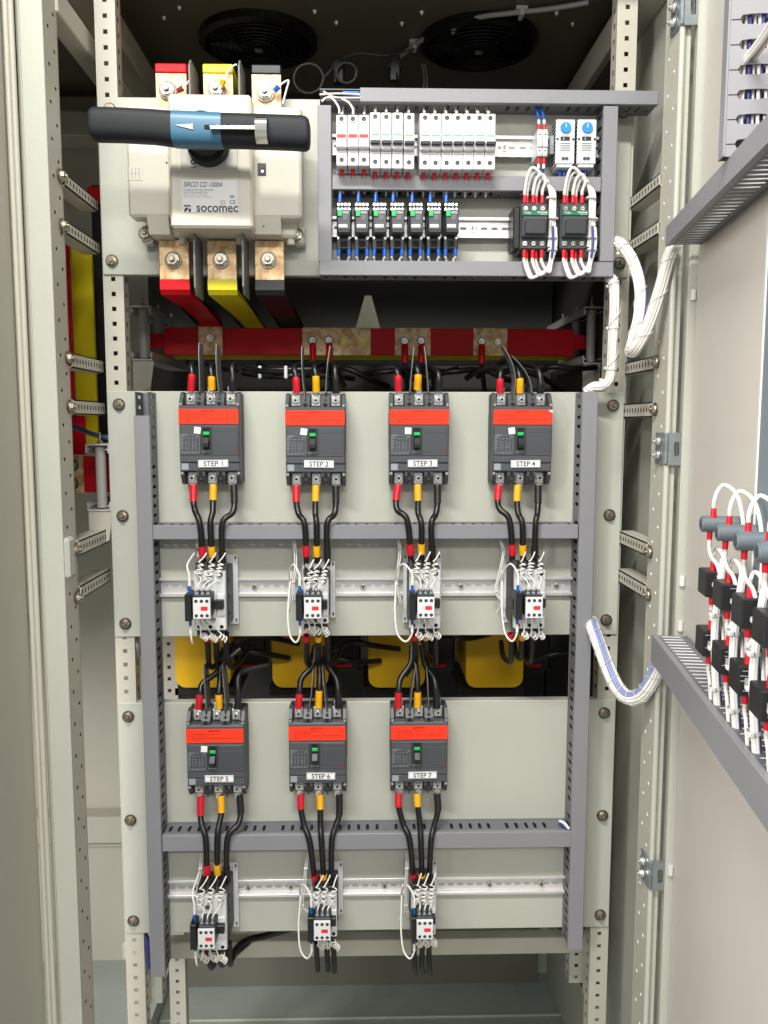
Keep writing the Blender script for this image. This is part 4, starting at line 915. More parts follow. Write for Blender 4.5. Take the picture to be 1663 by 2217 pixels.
b.prism([(x-.0055, z+.0055), (x+.0045, z+.0055), (x+.0055, z+.0015), (x+.002, z+.0035), (x-.0055, z+.003)], 1, yt_, yt_+.0001, dprint)
b.prism([(x-.0055, z-.0015), (x-.001, z+.0025), (x+.002, z+.0005), (x-.003, z-.005), (x-.0055, z-.005)], 1, yt_, yt_+.0001, dprint); b.prism([(x+.0015, z-.001), (x+.0055, z+.0005), (x+.0055, z-.005), (x+.001, z-.005)], 1, yt_, yt_+.0001, dprint)
p = L(504, 438.5, yc); b.text('CE', .0085, p.x, yt_, p.z, dprint, bold=.01); p = L(483, 438.5, yc)
for k in range(20):
    t0, t1 = k/20*6.2832, (k+1)/20*6.2832; b.add([(p.x+math.cos(t0)*.0042, yt_, p.z+math.sin(t0)*.0035), (p.x+math.cos(t1)*.0042, yt_, p.z+math.sin(t1)*.0035), (p.x+math.cos(t1)*.0037, yt_, p.z+math.sin(t1)*.003), (p.x+math.cos(t0)*.0037, yt_, p.z+math.sin(t0)*.003)], [(0, 1, 2, 3)], dprint)
b.text('CCC', .0032, p.x, yt_, p.z, dprint); p = L(503, 426, yc); b.box(p.x-.0035, p.x+.0035, yt_, yt_+.0001, p.z-.0022, p.z+.0022, gprint)
b.build('rating_plate', r)
for x, y in ((316, 507), (644, 511)):
    b = MB(); p = L(x, y, -.03); hexbolt(b, 0, 0, 0, .008, k=1.3); o = b.build('bolt', r); o.location = (p.x, -.031, p.z)
# barriers between the poles
for (xt, yt, yb, nm) in ((410, 123, 212, 0), (517.5, 124, 212, 0), (421, 505, 638, 1), (526, 505, 636, 1)):
    b = MB(); x = L(xt, (yt+yb)/2, -.09).x; z1, z0 = L(xt, yt, -.09).z, L(xt, yb, -.09).z
    poly = [(-.09, z0+(.0 if not nm else .012)), (-.09, z1-(.012 if not nm else 0)), (-.078, z1), (-.02, z1), (-.02, z0), (-.078, z0)] if not nm else [(-.09, z1), (-.02, z1), (-.02, z0), (-.078, z0), (-.09, z0+.012)]
    b.prism(poly, 0, x-.0014, x+.0014, barr); b.build('phase_barrier', r)
# handle
yh = -.205
b = MB(); p = L(455, 300, yh); q0 = L(449, 322, -.14)
b.cyl((q0.x, -.129, q0.z+.008), (q0.x, -.150, q0.z+.008), .034, handm, 40, r1=.032); b.cyl((q0.x, -.150, q0.z+.010), (q0.x, -.19, q0.z+.014), .027, handm, 36); b.build('hub', r)
def hprof(b, pts, m, ry=.021):
    """elliptical bar: (px, ytop, ybot)"""
    rings = []; n = 28
    for px, yt, yb in pts:
        t, bt = L(px, yt, yh), L(px, yb, yh); c = (t+bt)/2; h = abs(t.z-bt.z)/2; rings.append((c, h))
    vs = []
    for c, h in rings:
        for k in range(n):
            a = 2*math.pi*k/n; ca, sa = math.cos(a), math.sin(a); ex = .62
            vs.append(V(c.x, yh+.004+math.copysign(abs(ca)**ex, ca)*ry*min(1, h/.02), c.z+math.copysign(abs(sa)**ex, sa)*h))
    fs = [(i*n+k, i*n+(k+1) % n, (i+1)*n+(k+1) % n, (i+1)*n+k) for i in range(len(rings)-1) for k in range(n)]
    b.add(vs, fs, m, True); b.add(vs[:n], [tuple(range(n))], m); b.add(vs[-n:], [tuple(range(n))], m)
hd = MB()
hprof(hd, [(196, 246, 290), (197.5, 240, 297), (202, 235, 302), (208, 233, 304), (260, 234.5, 305), (330, 238, 309), (376, 241.8, 315), (379, 244, 314), (430, 246, 316), (478, 249, 316), (481, 246, 317.5), (520, 247, 318), (580, 249, 320), (630, 250.5, 322), (655, 251.5, 323.5), (663, 254, 323), (669, 260, 318), (671.5, 270, 308)], handm)
ho = hd.build('handle', r)
b = MB(); hprof(b, [(375, 241.5, 315.5), (378, 241, 316), (430, 243.5, 318.5), (478, 245.5, 318.5), (482, 246.5, 317.5)], bluep, .0225)
b.build('blue_centre', ho)
b = MB(); ya = yh-.0188; a0, a1, a2, a3 = L(380, 271, ya), L(418, 268.5, ya), L(417, 275, ya), L(418.5, 280.5, ya)
b.prism([(a0.x, a0.z), (a1.x, a1.z), (a2.x, a2.z), (a3.x, a3.z)], 1, ya-.0012, ya, white); b.build('white_arrow', ho)
b = MB(); pbox(b, 442, 458, 269.5, 280, yh-.0195, yh-.01, hole, .001); b.build('slot', ho)
b = MB(); p0_, p1_ = L(454, 270, yh-.028), L(556, 273, yh-.028); b.box(p0_.x, p1_.x, yh-.031, yh-.019, L(500, 280, yh-.03).z, L(500, 270.5, yh-.03).z, chrome, .0012)
hx0, hx1 = L(548, 0, yh-.03).x, L(574, 0, yh-.03).x; zt_, zb_ = L(560, 247, yh-.03).z, L(560, 303, yh-.03).z; zc = (zt_+zb_)/2; hh = (zt_-zb_)/2; outer = []; inner = []
for k in range(13):
    t = math.radians(-90+k*15); outer.append((yh-.012-.0215*math.cos(t)**.6 if math.cos(t) > 1e-6 else yh-.012, zc+math.sin(t)*hh)); inner.append((yh-.012-.0190*(math.cos(t)**.6 if math.cos(t) > 1e-6 else 0), zc+math.sin(t)*(hh-.003)))
for k in range(12):
    o0, o1, i1, i0 = outer[k], outer[k+1], inner[k+1], inner[k]; b.prism([o0, o1, i1, i0], 0, hx0, hx1, chrome)
b.build('locking_clip', ho)
# ================================================================== SMALL BREAKER ROW
def pxw(x, y, Y): return at(x, y, Y)
YFM = -.088
def mcb_proto(fuse):
    h = (at(1000, 242, YFM).z-at(1000, 364, YFM).z)/2 if not fuse else (at(740, 247, YFM).z-at(740, 358, YFM).z)/2; w = .0088
    r = empty('fuse_holder' if fuse else 'miniature_breaker', (0, 0, 0), 'x', 'fuse holder' if fuse else 'miniature breaker')
    b = MB(); fz = lambda f: h-2*h*f
    b.box(-w, w, -.055, -.012, -h-.004, h, wplas, .001)
    b.box(-w, w, YFM+.004, -.054, fz(.40), h, wplas, .0012); b.box(-w, w, YFM+.004, -.054, -h, fz(.66), wplas, .0012)
    b.box(-w, w, YFM-.004, -.054, fz(.68), fz(.39), wplas, .0015)
    for f in (.08, .88): b.cyl((0, YFM+.0038, fz(f)), (0, YFM+.0036, fz(f)), .0036, hole, 16); b.cyl((0, YFM+.0036, fz(f)-.0008), (0, YFM+.0034, fz(f)-.0008), .0024, mcg, 12)
    random.seed(3)
    b.text('Schneider' if not fuse else 'HEWARE', .0030, 0, YFM+.0037, fz(.155), gprint if not fuse else dprint, bold=.01, wid=.0125)
    for k in range(3):
        x = -w+.002
        while x < w-.003: d = random.uniform(.001, .003); b.box(x, x+d, YFM+.0037, YFM+.0038, fz(.205+k*.035)-.0004, fz(.205+k*.035)+.0004, gprint); x += d+.0012
    if not fuse:
        b.box(-.0022, .0022, YFM+.0036, YFM+.004, fz(.345), fz(.33), gprint)
        for k in range(4): b.box(-w+.003, w-.003, YFM+.0037, YFM+.0038, fz(.70+k*.03)-.0003, fz(.70+k*.03)+.0003, gprint)
    b.build('body', r)
    b = MB()
    if fuse:
        b.box(-w+.001, w-.001, YFM-.0052, YFM-.0035, fz(.66), fz(.40), wplas, .0008); b.box(-w+.0016, w-.0016, YFM-.0056, YFM-.005, fz(.485), fz(.415), rprint, .0003)
        for k in range(3): b.box(-.0045+k*.0034, -.0030+k*.0034, YFM-.0058, YFM-.0056, fz(.475), fz(.43), redb)
    else:
        b.box(-w+.0016, w-.0016, YFM-.0046, YFM-.0038, fz(.62), fz(.41), wgrey, .0004); b.box(-w+.002, w-.002, YFM-.0052, YFM-.004, fz(.435), fz(.418), green, 0)
        b.box(-w+.002, w-.002, YFM-.0105, YFM-.004, fz(.55), fz(.47), wplas, .001); b.box(-w+.0008, w-.0008, YFM-.0115, YFM-.004, fz(.605), fz(.552), black, .001)
    b.build('toggle' if not fuse else 'fuse_carrier', r)
    return r, h
ft, fh_ = mcb_proto(True); mt_, mh = mcb_proto(False)
fx = [(739.5, 302.5), (764, 302.5), (788, 302.5)]; g1 = [(812.5, 302.5), (836.5, 303), (861, 303), (886, 304)]; g2 = [(920.5, 304.5), (944, 305), (968, 305), (991.5, 305), (1015, 305), (1038.5, 305), (1062, 305.5)]
row = []
for i, (x, z) in enumerate(fx):
    o = ft if i == 0 else copy_tree(ft); row.append((o, x, z, fh_)); o['label'] = '%s white fuse holder with red window, counted from the left end of the row' % ORD[i]; o['group'] = 'white fuse holders'
for i, (x, z) in enumerate(g1+g2):
    o = mt_ if i == 0 else copy_tree(mt_); row.append((o, x, z, mh)); o['group'] = 'white miniature breakers in a row'
    o['label'] = ('%s white miniature breaker in the group of four' % ORD[i]) if i < 4 else ('%s white miniature breaker in the group of seven' % ORD[i-4])
def fwire(pts, fm, lab, grp, wm=whw, r=.0020, fl=.013):
    o0 = Vector(pts[0]); b = MB(); b.tube([p-o0 for p in pts], r, wm, 7, 6); o = b.build('control_wire'); o.location = o0; tag(o, lab, 'wire', grp)
    P = spline([p-o0 for p in pts], 6); L_ = 0; k = 0
    d = (P[1]-P[0]).normalized(); f = MB(); f.tube([P[0], P[0]+d*fl], (.0038, .0032), fm, 8, 1); f.build('ferrule', o)
    if fl < .012: return o
    f = MB(); f.tube([P[0]+d*.013, P[0]+d*.021], max(.0025, r*1.12), whp if wm is whw else whw, 7, 1); f.build('marker_sleeve', o); return o
for i, (o, x, z, h) in enumerate(row):
    p = at(x, z, YFM); o.location = (p.x, -.0005, p.z)
    what = ('the %s fuse holder' % ORD[i]) if i < 3 else ('the %s breaker in the group of %s' % ((ORD[i-3], 'four') if i < 7 else (ORD[i-7], 'seven')))
    T = V(p.x, -.070, p.z+h); B = V(p.x, -.066, p.z-h-.003)
    fwire([T-V(0, 0, .004), T+V(.0005, .012, .010), T+V(.001, .035, .022), T+V(.002, .045, .04)], reds, 'red-ferruled wire on top of %s' % what, 'wires on top of the small breakers')
    fwire([B+V(0, .001, .003), B+V(0, .006, -.007), B+V(.0005, .022, -.013), B+V(.001, .034, -.028)], reds, 'red-ferruled wire under %s' % what, 'wires below the small breakers', fl=.0105)
# terminal pair
for i, (x, z) in enumerate(((1168.5, 309), (1180, 309))):
    if i == 0:
        r = empty('terminal_block', (0, 0, 0), 'x', 'terminal block', 'small clear terminal blocks'); b = MB()
        b.box(-.0042, .0042, -.062, -.012, -.022, .022, wgrey, .001); b.box(-.0040, .0040, -.066, -.06, -.008, .006, wplas, .0008)
        for s in (-1, 1): b.cyl((0, -.0622, s*.013), (0, -.0635, s*.013), .0034, nickel, 12); b.cyl((0, -.0635, s*.013), (0, -.0637, s*.013), .0014, hole, 8); b.box(-.0042, .0042, -.063, -.055, s*.013-.006, s*.013+.006, wgrey, .0005)
        b.build('housing', r); tb = r
    else: r = copy_tree(tb)
    p = at(x, z, -.062); r.location = (p.x, -.0005, p.z); side = ('left', 'right')[i]; r['label'] = '%s one of the two pale terminal blocks left of the thermostats' % side
    T = V(p.x, -.055, p.z+.020); fwire([T, T+V(0, .004, .018), T+V(-.001, .01, .032), T+V(-.003, .02, .05)], reds, 'blue wire with red ferrule on top of the %s terminal block' % side, 'blue wires at the terminal blocks', bluf)
    T = V(p.x, -.055, p.z-.020); fwire([T, T+V(0, 0, -.018), T+V(-.0005, .008, -.032), T+V(0, .02, -.045)], reds, 'blue wire with red ferrule below the %s terminal block' % side, 'blue wires at the terminal blocks', bluf)
# end clamps
b = MB(); p = at(1192, 320, -.03); b.box(-.004, .004, -.04, -.012, -.014, .018, galv, .001); o = b.build('end_clamp'); o.location = (p.x, 0, p.z); tag(o, 'small metal end clamp between the terminal blocks and the thermostats', 'clamp')
# thermostats
for i, (x, z) in enumerate(((1224, 307), (1270.5, 307))):
    if i == 0:
        r = empty('thermostat', (0, 0, 0), 'x', 'thermostat', 'white thermostats with blue dials'); b = MB(); w, h, yf = .0165, .037, -.050
        b.box(-w, w, yf, -.012, -h, h, wgrey, .0015); b.box(-w+.003, w-.003, yf+.002, -.012, -h-.005, -h+.002, wplas, .001)
        for s in (-1, 1):
            for k in range(11):
                b.box(s*w-.0008, s*w+.0008, yf+.002, -.02, -h+.004+k*.0064, -h+.0066+k*.0064, hole)
        for k in range(8): b.box(-w+.003+k*.0037, -w+.0048+k*.0037, yf+.002, -.02, h-.0008, h+.0004, hole)
        for k in range(5): b.box(-.0085, .0085, yf-.0002, yf, -.0035-k*.0030, -.0024-k*.0030, dprint)
        b.box(-.0085, .0075, yf-.0003, yf, .0015, .0085, dprint, 0); b.text('S', .006, -.003, yf-.0005, .005, wplas); 
        for s in (-1, 1): b.cyl((s*.0135, yf-.0002, .004), (s*.0135, yf-.0003, .004), .0020, hole, 10)
        b.cyl((-.003, yf-.0002, -.028), (-.003, yf-.0004, -.028), .0032, mcg, 12); b.cyl((.003, yf-.0002, -.028), (.003, yf-.0004, -.028), .0032, mcg, 12)
        b.build('housing', r); b = MB(); b.cyl((0, yf, .0225), (0, yf-.0008, .0225), .0128, wgrey, 32); b.cyl((0, yf-.0008, .0225), (0, yf-.0035, .0225), .0094, blub, 28, r1=.0088)
        for k in range(14):
            a = math.radians(-60+k*22); b.cyl((math.cos(a)*.0112, yf-.0009, .0225+math.sin(a)*.0112), (math.cos(a)*.0112, yf-.001, .0225+math.sin(a)*.0112), .0006, dprint, 6)
        b.box(-.0006, .0006, yf-.0038, yf-.0034, .0225, .029, white); b.build('dial', r); th = r
    else: r = copy_tree(th)
    p = at(x, z, -.05); r.location = (p.x, -.0005, p.z); side = ('left', 'right')[i]; r['label'] = '%s one of the two white thermostats with blue dials' % side
    for k in (-1, 1):
        T = V(p.x+k*.004, -.030, p.z-.042); fwire([T+V(0, 0, .003), T+V(0, 0, -.012), T+V(k*.001, .004, -.02), T+V(k*.001, .012, -.035)], bluf, 'short white wire with blue ferrule at the %s side under the %s thermostat' % (('left', '', 'right')[k+1], side), 'wires below the thermostats')
# black relays
for i, x in enumerate((744.5, 783.5, 822, 860.5, 900.5, 940, 977)):
    if i == 0:
        r = empty('relay', (0, 0, 0), 'x', 'relay', 'black plug-in relays with green flags'); b = MB(); w = .0128; yf = -.060
        b.box(-w, w, -.040, -.010, -.040, .036, black, .001); b.box(-w, w, yf+.006, -.038, .020, .038, black, .0012); b.box(-w, w, yf+.004, -.038, -.042, -.020, black, .0015)
        b.box(-w-.0005, w+.0005, -.036, -.014, .012, .03, mcd, .001); b.box(-.006, .006, yf+.002, yf+.006, -.0385, -.028, hole, .0005)
        b.build('socket', r)
        b = MB()
        for k in range(4):
            for q in range(2):
                X = -w+.0038+k*.0060; b.cyl((X, yf+.0058, .0245+q*.0078), (X, yf+.0040, .0245+q*.0078), .0024, nickel, 12); b.box(X-.0016, X+.0016, yf+.0038, yf+.0040, .0242+q*.0078, .0248+q*.0078, hole)
        for X in (-.0092, .0092): b.cyl((X, yf+.0038, -.0235), (X, yf+.0022, -.0235), .0026, nickel, 12)
        b.build('terminal_screws', r)['kind'] = 'part'
        b = MB(); b.box(-w+.0022, w-.0012, yf-.016, -.036, -.020, .019, mcg, .0012)
        b.box(-.002, .009, yf-.0164, yf-.0158, .012, .0165, gprint, .0002)
        for k in range(3): b.box(-.001, .007-k*.001, yf-.0164, yf-.0158, .008-k*.0025, .0088-k*.0025, gprint)
        b.text('Schneider', .0026, 0, yf-.0165, -.0035, gprint, wid=.013); b.box(-.0085, .0065, yf-.0164, yf-.0158, -.0105, -.0055, white, .0002)
        b.box(-w+.003, w-.002, yf-.0175, yf-.015, -.0195, -.0135, black, .001); b.build('relay_body', r)
        b = MB(); b.box(-w+.0026, -.0028, yf-.0185, yf-.015, .0075, .0182, green, .0006); b.build('green_flag', r)['label'] = 'green flag'; rl = r
    else: r = copy_tree(rl)
    p = at(x, 483, -.062); r.location = (p.x, -.0005, p.z); r['label'] = '%s black relay with green flag, counted from the left' % ORD[i]
    w_ = ORD[i]; k0 = Vector(r.location)
    T = k0+V(-.0075+random.uniform(-.002, .002), -.050, .036); fwire([T, T+V(.0005, .004, .016), T+V(.002, .010, .026), T+V(.004, .022, .040)], bluf, 'white wire with blue ferrule on top of the %s relay' % w_, 'wires on top of the relays', fl=.017)
    for s, nm in ((-1, 'left'), (1, 'right')):
        T = k0+V(s*.0085, -.052, -.038); j = random.uniform(-.003, .001)
        fwire([T+V(0, 0, .002), T+V(j*.3, 0, -.014), T+V(-s*.003+j, .006, -.027), T+V(-s*.005+j, .016, -.042)], bluf, 'white wire with blue ferrule at the lower %s of the %s relay' % (nm, w_), 'wires below the relays', fl=.018)
# power contactors with green stripe
for i, (x, z) in enumerate(((1157, 488), (1243.5, 488))):
    if i == 0:
        r = empty('contactor', (0, 0, 0), 'x', 'contactor', 'dark contactors with green stripes'); w, h, yf = .0225, .040, -.086; b = MB()
        b.box(-w, w, -.060, -.012, -h, h, mcd, .002); b.box(-w, w, -.074, -.058, -h+.002, h-.002, mcg, .002); b.build('body', r)
        b = MB(); b.box(-w+.001, w-.001, yf, -.072, -.020, .024, mcg, .002); b.box(-w+.004, w-.004, yf-.006, yf+.001, -.017, .008, mcd, .002)
        for s in (-1, 1):
            for X in (-.0145, 0, .0145): b.cyl((X, -.0742, s*.029), (X, -.0762, s*.029), .0038, nickel, 14); b.box(X-.0026, X+.0026, -.0764, -.0762, s*.029-.0004, s*.029+.0004, hole)
        b.box(-.019, -.012, -.0755, -.0742, -.033, -.025, gprint, .0003); b.build('front_cover', r)
        b = MB(); b.box(-w, w, yf-.002, yf+.004, .0145, .0225, greend, .0006); b.text('TeSys', .0052, -.0135, yf-.0022, .0188, wplas, wid=.0115); b.text('Schneider', .0046, .0118, yf-.0022, .0196, wplas, bold=.015, wid=.0175)
        b.text('Electric', .0026, .014, yf-.0022, .0163, wplas, wid=.012)
        b.build('green_stripe', r); tc = r
        b = MB(); b.box(-w-.011, -w+.0005, -.066, -.014, -.036, .034, black, .002); b.build('side_contact', r)
    else:
        r = copy_tree(tc)
    p = at(x, z, -.08); r.location = (p.x, -.0005, p.z); nm = ('left', 'right')[i]; r['label'] = '%s one of the two dark contactors with a green stripe under the thermostats' % nm
    K = Vector(r.location); random.seed(30+i)
    for k in range(5):
        X = (-.0155, -.001, .0145, -.010, .006)[k]; ex = .029; kk = (0, 1, 2, .5, 1.5)[k]; dy = 0 if k < 3 else .007; hgt = .050-.011*kk
        T = K+V(X, -.070+dy, .042); e = K+V(ex+kk*.0042, -.069+dy*.7+kk*.0015, .012)
        fwire([T-V(0, 0, .003), T+V(0, 0, .016), T+V(.004, -.004, hgt*.62+.012), T+V(.014 if kk < 1.2 else .008, -.004, hgt+.004), e+V(-.010, -.002, .064-kk*.004), e+V(-.001, 0, .045), e+V(0, 0, .018), e+V(0, .001, -.025), e+V(-.002, .002, -.045)], reds,
              '%s looped white wire over the top of the %s green-striped contactor' % (ORD[k], nm), 'looped white wires on the green-striped contactors', whw, .0026)
        T = K+V(X+.001, -.070+dy, -.042); dpt = .028-.005*kk
        fwire([T+V(0, 0, .003), T+V(0, 0, -.014), T+V(.005, -.002, -.014-dpt*.7), T+V(.014, -.002, -.016-dpt), K+V(ex-.002+kk*.003, -.069+dy*.7, -.050-dpt*.6), K+V(ex+.003+kk*.0042, -.068+dy*.7, -.030), K+V(ex+.002+kk*.0042, -.067+dy*.7, .0)], reds,
              '%s looped white wire below the %s green-striped contactor' % (ORD[k], nm), 'looped white wires on the green-striped contactors', whw, .0026)
    b = MB(); b.tube([V(0, 0, .012), V(.001, 0, -.02), V(-.001, .001, -.04)], .0022, bluw, 8, 6); o = b.build('control_wire'); o.location = K+V(.0325, -.0755, -.012); tag(o, 'dark blue wire in the loops right of the %s green-striped contactor' % nm, 'wire', 'dark blue wires in the loops')
    for q, dz in enumerate((.048, .014, -.018, -.038)):
        b = MB(); b.box(-.0075, .0085, -.007, .009, -.0016, .0016, tie, .0012); b.box(.008, .0105, -.003, .002, -.0018, .0018, tie, .0008); o = b.build('cable_tie'); o.location = K+V(.0325+(0 if dz < .04 else -.004), -.067, dz)
        tag(o, 'clear tie round the wire loops of the %s striped contactor, %s from top' % (nm, ORD[q]), 'cable tie', 'clear ties on the wire loops')
# wires in the uncovered duct end
for i, (pts, m, nm) in enumerate(((((735, 246), (733, 232), (720, 214), (706, 212), (697, 220)), whw, 'white wire arching over the open duct end to the first fuse holder'), (((764, 246), (764, 236), (755, 222), (740, 214)), whw, 'white wire rising from the second fuse holder into the duct'),
        (((692, 205), (720, 203), (745, 203), (780, 205)), whp, 'pale wire lying along the open duct end'), (((700, 198), (722, 210), (750, 212), (782, 212)), whp, 'pale wire sagging through the open duct end'))):
    w = [at(x, y, -.055) for x, y in pts]; b = MB(); b.tube([v-w[0] for v in w], .0019, m, 8, 6); o = b.build('control_wire'); o.location = w[0]; tag(o, nm, 'wire')
for k in range(3):
    w = [at(742+k*2, 200+k*4, -.05), at(778, 201+k*4, -.05)]; b = MB(); b.tube([v-w[0] for v in w], .0026, blub, 8, 1); o = b.build('butt_connector'); o.location = w[0]; tag(o, 'blue insulated connector in the open duct end, %s of three' % ('top', 'middle', 'lowest')[k], 'connector', 'blue connectors in the open duct')
# ================================================================== ROOF FANS AND CABLE
def onroof(px, py, dz=0):
    d = ray(px, py); return CAM+d*((ZT-dz-CAMZ)/d.z)
for i, (px, py) in enumerate(((560, 93), (1037, 97))):
    c = onroof(px, py, .012)
    r = empty('cooling_fan', c, 'round black cooling fan in the dark cabinet roof, %s one' % ('left', 'right')[i], 'fan', 'round black roof fans'); b = MB(); Rr = .128
    for k in range(40):
        a0, a1 = k/40*2*math.pi, (k+1)/40*2*math.pi
        q = lambda a, rr, z: (rr*math.cos(a), rr*math.sin(a), z)
        b.add([q(a0, Rr, -.004), q(a1, Rr, -.004), q(a1, Rr-.012, -.010), q(a0, Rr-.012, -.010)], [(0, 1, 2, 3)], fanm, True)
        b.add([q(a0, Rr-.012, -.010), q(a1, Rr-.012, -.010), q(a1, Rr-.012, .011), q(a0, Rr-.012, .011)], [(0, 1, 2, 3)], fanm, True)
        b.add([q(a0, Rr, -.004), q(a1, Rr, -.004), q(a1, Rr, .0115), q(a0, Rr, .0115)], [(0, 1, 2, 3)], fanm, True)
    b.cyl((0, 0, .0095), (0, 0, .0112), Rr-.011, fanm, 40); b.build('frame', r)
    b = MB(); b.cyl((0, 0, -.012), (0, 0, .006), .040, fanm, 32); b.build('motor', r)
    for k in range(7):
        a = k/7*2*math.pi; b = MB(); u = V(math.cos(a), math.sin(a), 0); v = V(-u.y, u.x, 0)
        vs = [u*.040+v*-.010+V(0, 0, -.008), u*.040+v*.014+V(0, 0, .006), u*.112+v*.034+V(0, 0, .005), u*.112+v*-.004+V(0, 0, -.008)]; vs += [q+V(0, 0, .0015) for q in vs]
        b.add(vs, [(0, 1, 2, 3), (4, 5, 6, 7), (0, 1, 5, 4), (1, 2, 6, 5), (2, 3, 7, 6), (3, 0, 4, 7)], fanm); b.build('blade', r)
    b = MB()
    for rr in (.045, .057, .069, .081, .093, .105, .117):
        b.tube([V(rr*math.cos(k/24*6.2832), rr*math.sin(k/24*6.2832), -.016+(rr/.117)**3*.010) for k in range(25)], .0011, black, 6, 1)
    for k in range(4):
        a = k/4*6.2832+.6; b.tube([V(.03*math.cos(a), .03*math.sin(a), -.0165), V(.118*math.cos(a), .118*math.sin(a), -.008)], .0014, black, 6, 1)
    b.build('guard', r); b = MB(); b.box(-.008, .008, -.009, .009, -.0172, -.0165, nickel); b.build('maker_label', r)
w = [onroof(x, y, .012) for x, y in ((1275, 5), (1200, 18), (1110, 28), (1045, 36), (985, 50), (945, 70), (905, 92), (880, 112), (862, 128))]
b = MB(); b.tube([v-w[0] for v in w], .0050, mat('pale_grey_cable', rgb(170, 170, 168), .4), 10, 6); o = b.build('cable'); o.location = w[0]; tag(o, 'pale grey cable clipped across the dark cabinet roof', 'cable')
for i, (x, y) in enumerate(((898, 92), (982, 51), (1129, 20))):
    c = onroof(x, y, .004); b = MB(); b.box(-.012, .012, -.012, .012, -.004, .003, tie, .001); b.box(-.004, .004, -.014, .014, -.016, -.003, tie, .001); o = b.build('cable_mount'); o.location = c; tag(o, 'square adhesive mount holding the roof cable, %s from the left' % ORD[i], 'cable mount', 'adhesive mounts on the roof')
for i, (cx_, cy2, rx, y) in enumerate(((668, 170, 32, .25), (750, 158, 22, .3))):
    ww = [at(cx_+rx*math.cos(k/9*6.28), cy2+rx*math.sin(k/9*6.28), y) for k in range(11)]; b = MB(); b.tube([v-ww[0] for v in ww], .0030, mat('dark_grey_lead', rgb(62, 62, 62), .4), 8, 6); o = b.build('fan_lead'); o.location = ww[0]; tag(o, ('wide' if i == 0 else 'smaller')+' coiled dark fan lead hanging behind the isolator', 'cable')
ww = [at(700, 168, .3), at(760, 118, .35), at(840, 120, .35), at(900, 105, .4)]; b = MB(); b.tube([v-ww[0] for v in ww], .0022, mat('grey_lead', rgb(90, 90, 88), .4), 8, 6); o = b.build('fan_lead'); o.location = ww[0]; tag(o, 'thin grey lead sagging between the two roof fans', 'cable')
for i, (x, y) in enumerate(((733, 150), (855, 145))):
    c = at(x, y, .32); b = MB(); b.box(-.011, .011, -.008, .008, -.03, .022, black, .002); b.box(-.016, .014, -.006, .01, -.004, .012, black, .002); o = b.build('connector_clip'); o.location = c; tag(o, 'black lead connector hanging near the roof, %s one' % ('left', 'right')[i], 'connector', 'black connectors near the roof')
for i in range(2):
    ww = [at(858+i*6, 150, .32), at(862+i*6, 175, .3), at(868+i*4, 196, .28), at(872, 215, .26)]; b = MB(); b.tube([v-ww[0] for v in ww], .0022, black, 8, 6); o = b.build('fan_lead'); o.location = ww[0]; tag(o, 'black fan lead dropping behind the duct, %s of a pair' % ('left', 'right')[i], 'cable', 'fan leads dropping behind the duct')
    ww = [at(914+i*6, 140, .42), at(918+i*6, 165, .4), at(917+i*7, 200, .36)]; b = MB(); b.tube([v-ww[0] for v in ww], .0020, mat('pale_lead', rgb(150, 150, 145), .4), 8, 6); o = b.build('fan_lead'); o.location = ww[0]; tag(o, 'pale fan lead dropping behind the duct, %s of a pair' % ('left', 'right')[i], 'cable', 'fan leads dropping behind the duct')
# ================================================================== WIRE BUNDLES ON THE RIGHT
def bundle(name, pts, R_, n, cols, label, wr=.0026, twist=.6, ties=(), tiem=tie, spiral=0):
    P = spline(pts, 10); o0 = P[0].copy(); r = empty(name, o0, label, 'wire bundle'); fr = []; t0 = (P[1]-P[0]).normalized(); u = t0.orthogonal().normalized()
    for i, p in enumerate(P):
        t = (P[min(i+1, len(P)-1)]-P[max(i-1, 0)]).normalized(); u = (u-t*u.dot(t)).normalized(); fr.append((p-o0, u, t.cross(u), t))
    offs = [(0, 0)]+[(R_*.5*math.cos(k/6*6.28), R_*.5*math.sin(k/6*6.28)) for k in range(6)]+[(R_*.95*math.cos(k/12*6.28+.2), R_*.95*math.sin(k/12*6.28+.2)) for k in range(12)]
    for k in range(min(n, len(offs))):
        a, b_ = offs[-1-k]; ph = random.uniform(-.1, .1); q = []
        for i, (p, u, v, t) in enumerate(fr):
            an = twist*i/len(fr)+ph*math.sin(i*.13+k); q.append(p+u*(a*math.cos(an)-b_*math.sin(an))+v*(a*math.sin(an)+b_*math.cos(an)))
        m = MB(); m.tube(q, wr, cols[k % len(cols)], 7, 1); m.build('wire', r)
    for f in ties:
        p, u, v, t = fr[int(f*(len(fr)-1))]; m = MB(); N = 20; vs = []
        for s in (-.0022, .0022):
            for k in range(N): vs.append(p+t*s+(u*math.cos(k/N*6.283)+v*math.sin(k/N*6.283))*(R_+wr+.0008))
        m.add(vs, [(k, (k+1) % N, N+(k+1) % N, N+k) for k in range(N)], tiem, True); c = p+u*(R_+wr+.002); m.box(c.x-.003, c.x+.003, c.y-.003, c.y+.003, c.z-.0025, c.z+.0025, tiem, .0008); m.build('cable_tie', r)
    if spiral:
        m = MB(); q = []
        for i in range(len(fr)*3-3):
            j = i//3; f = (i % 3)/3; p = fr[j][0].lerp(fr[j+1][0], f); u, v = fr[j][1], fr[j][2]; a = i/3/len(fr)*6.283*spiral; q.append(p+(u*math.cos(a)+v*math.sin(a))*(R_+wr+.0003))
        m.tube(q, .0006, tie, 5, 1); m.build('spiral_wrap', r)
    return r
random.seed(12)
pbl2 = mat('mid_blue_wire', rgb(96, 102, 165), .4)
W7 = [whw, whw, whw, whw, whp, whw, bluw]
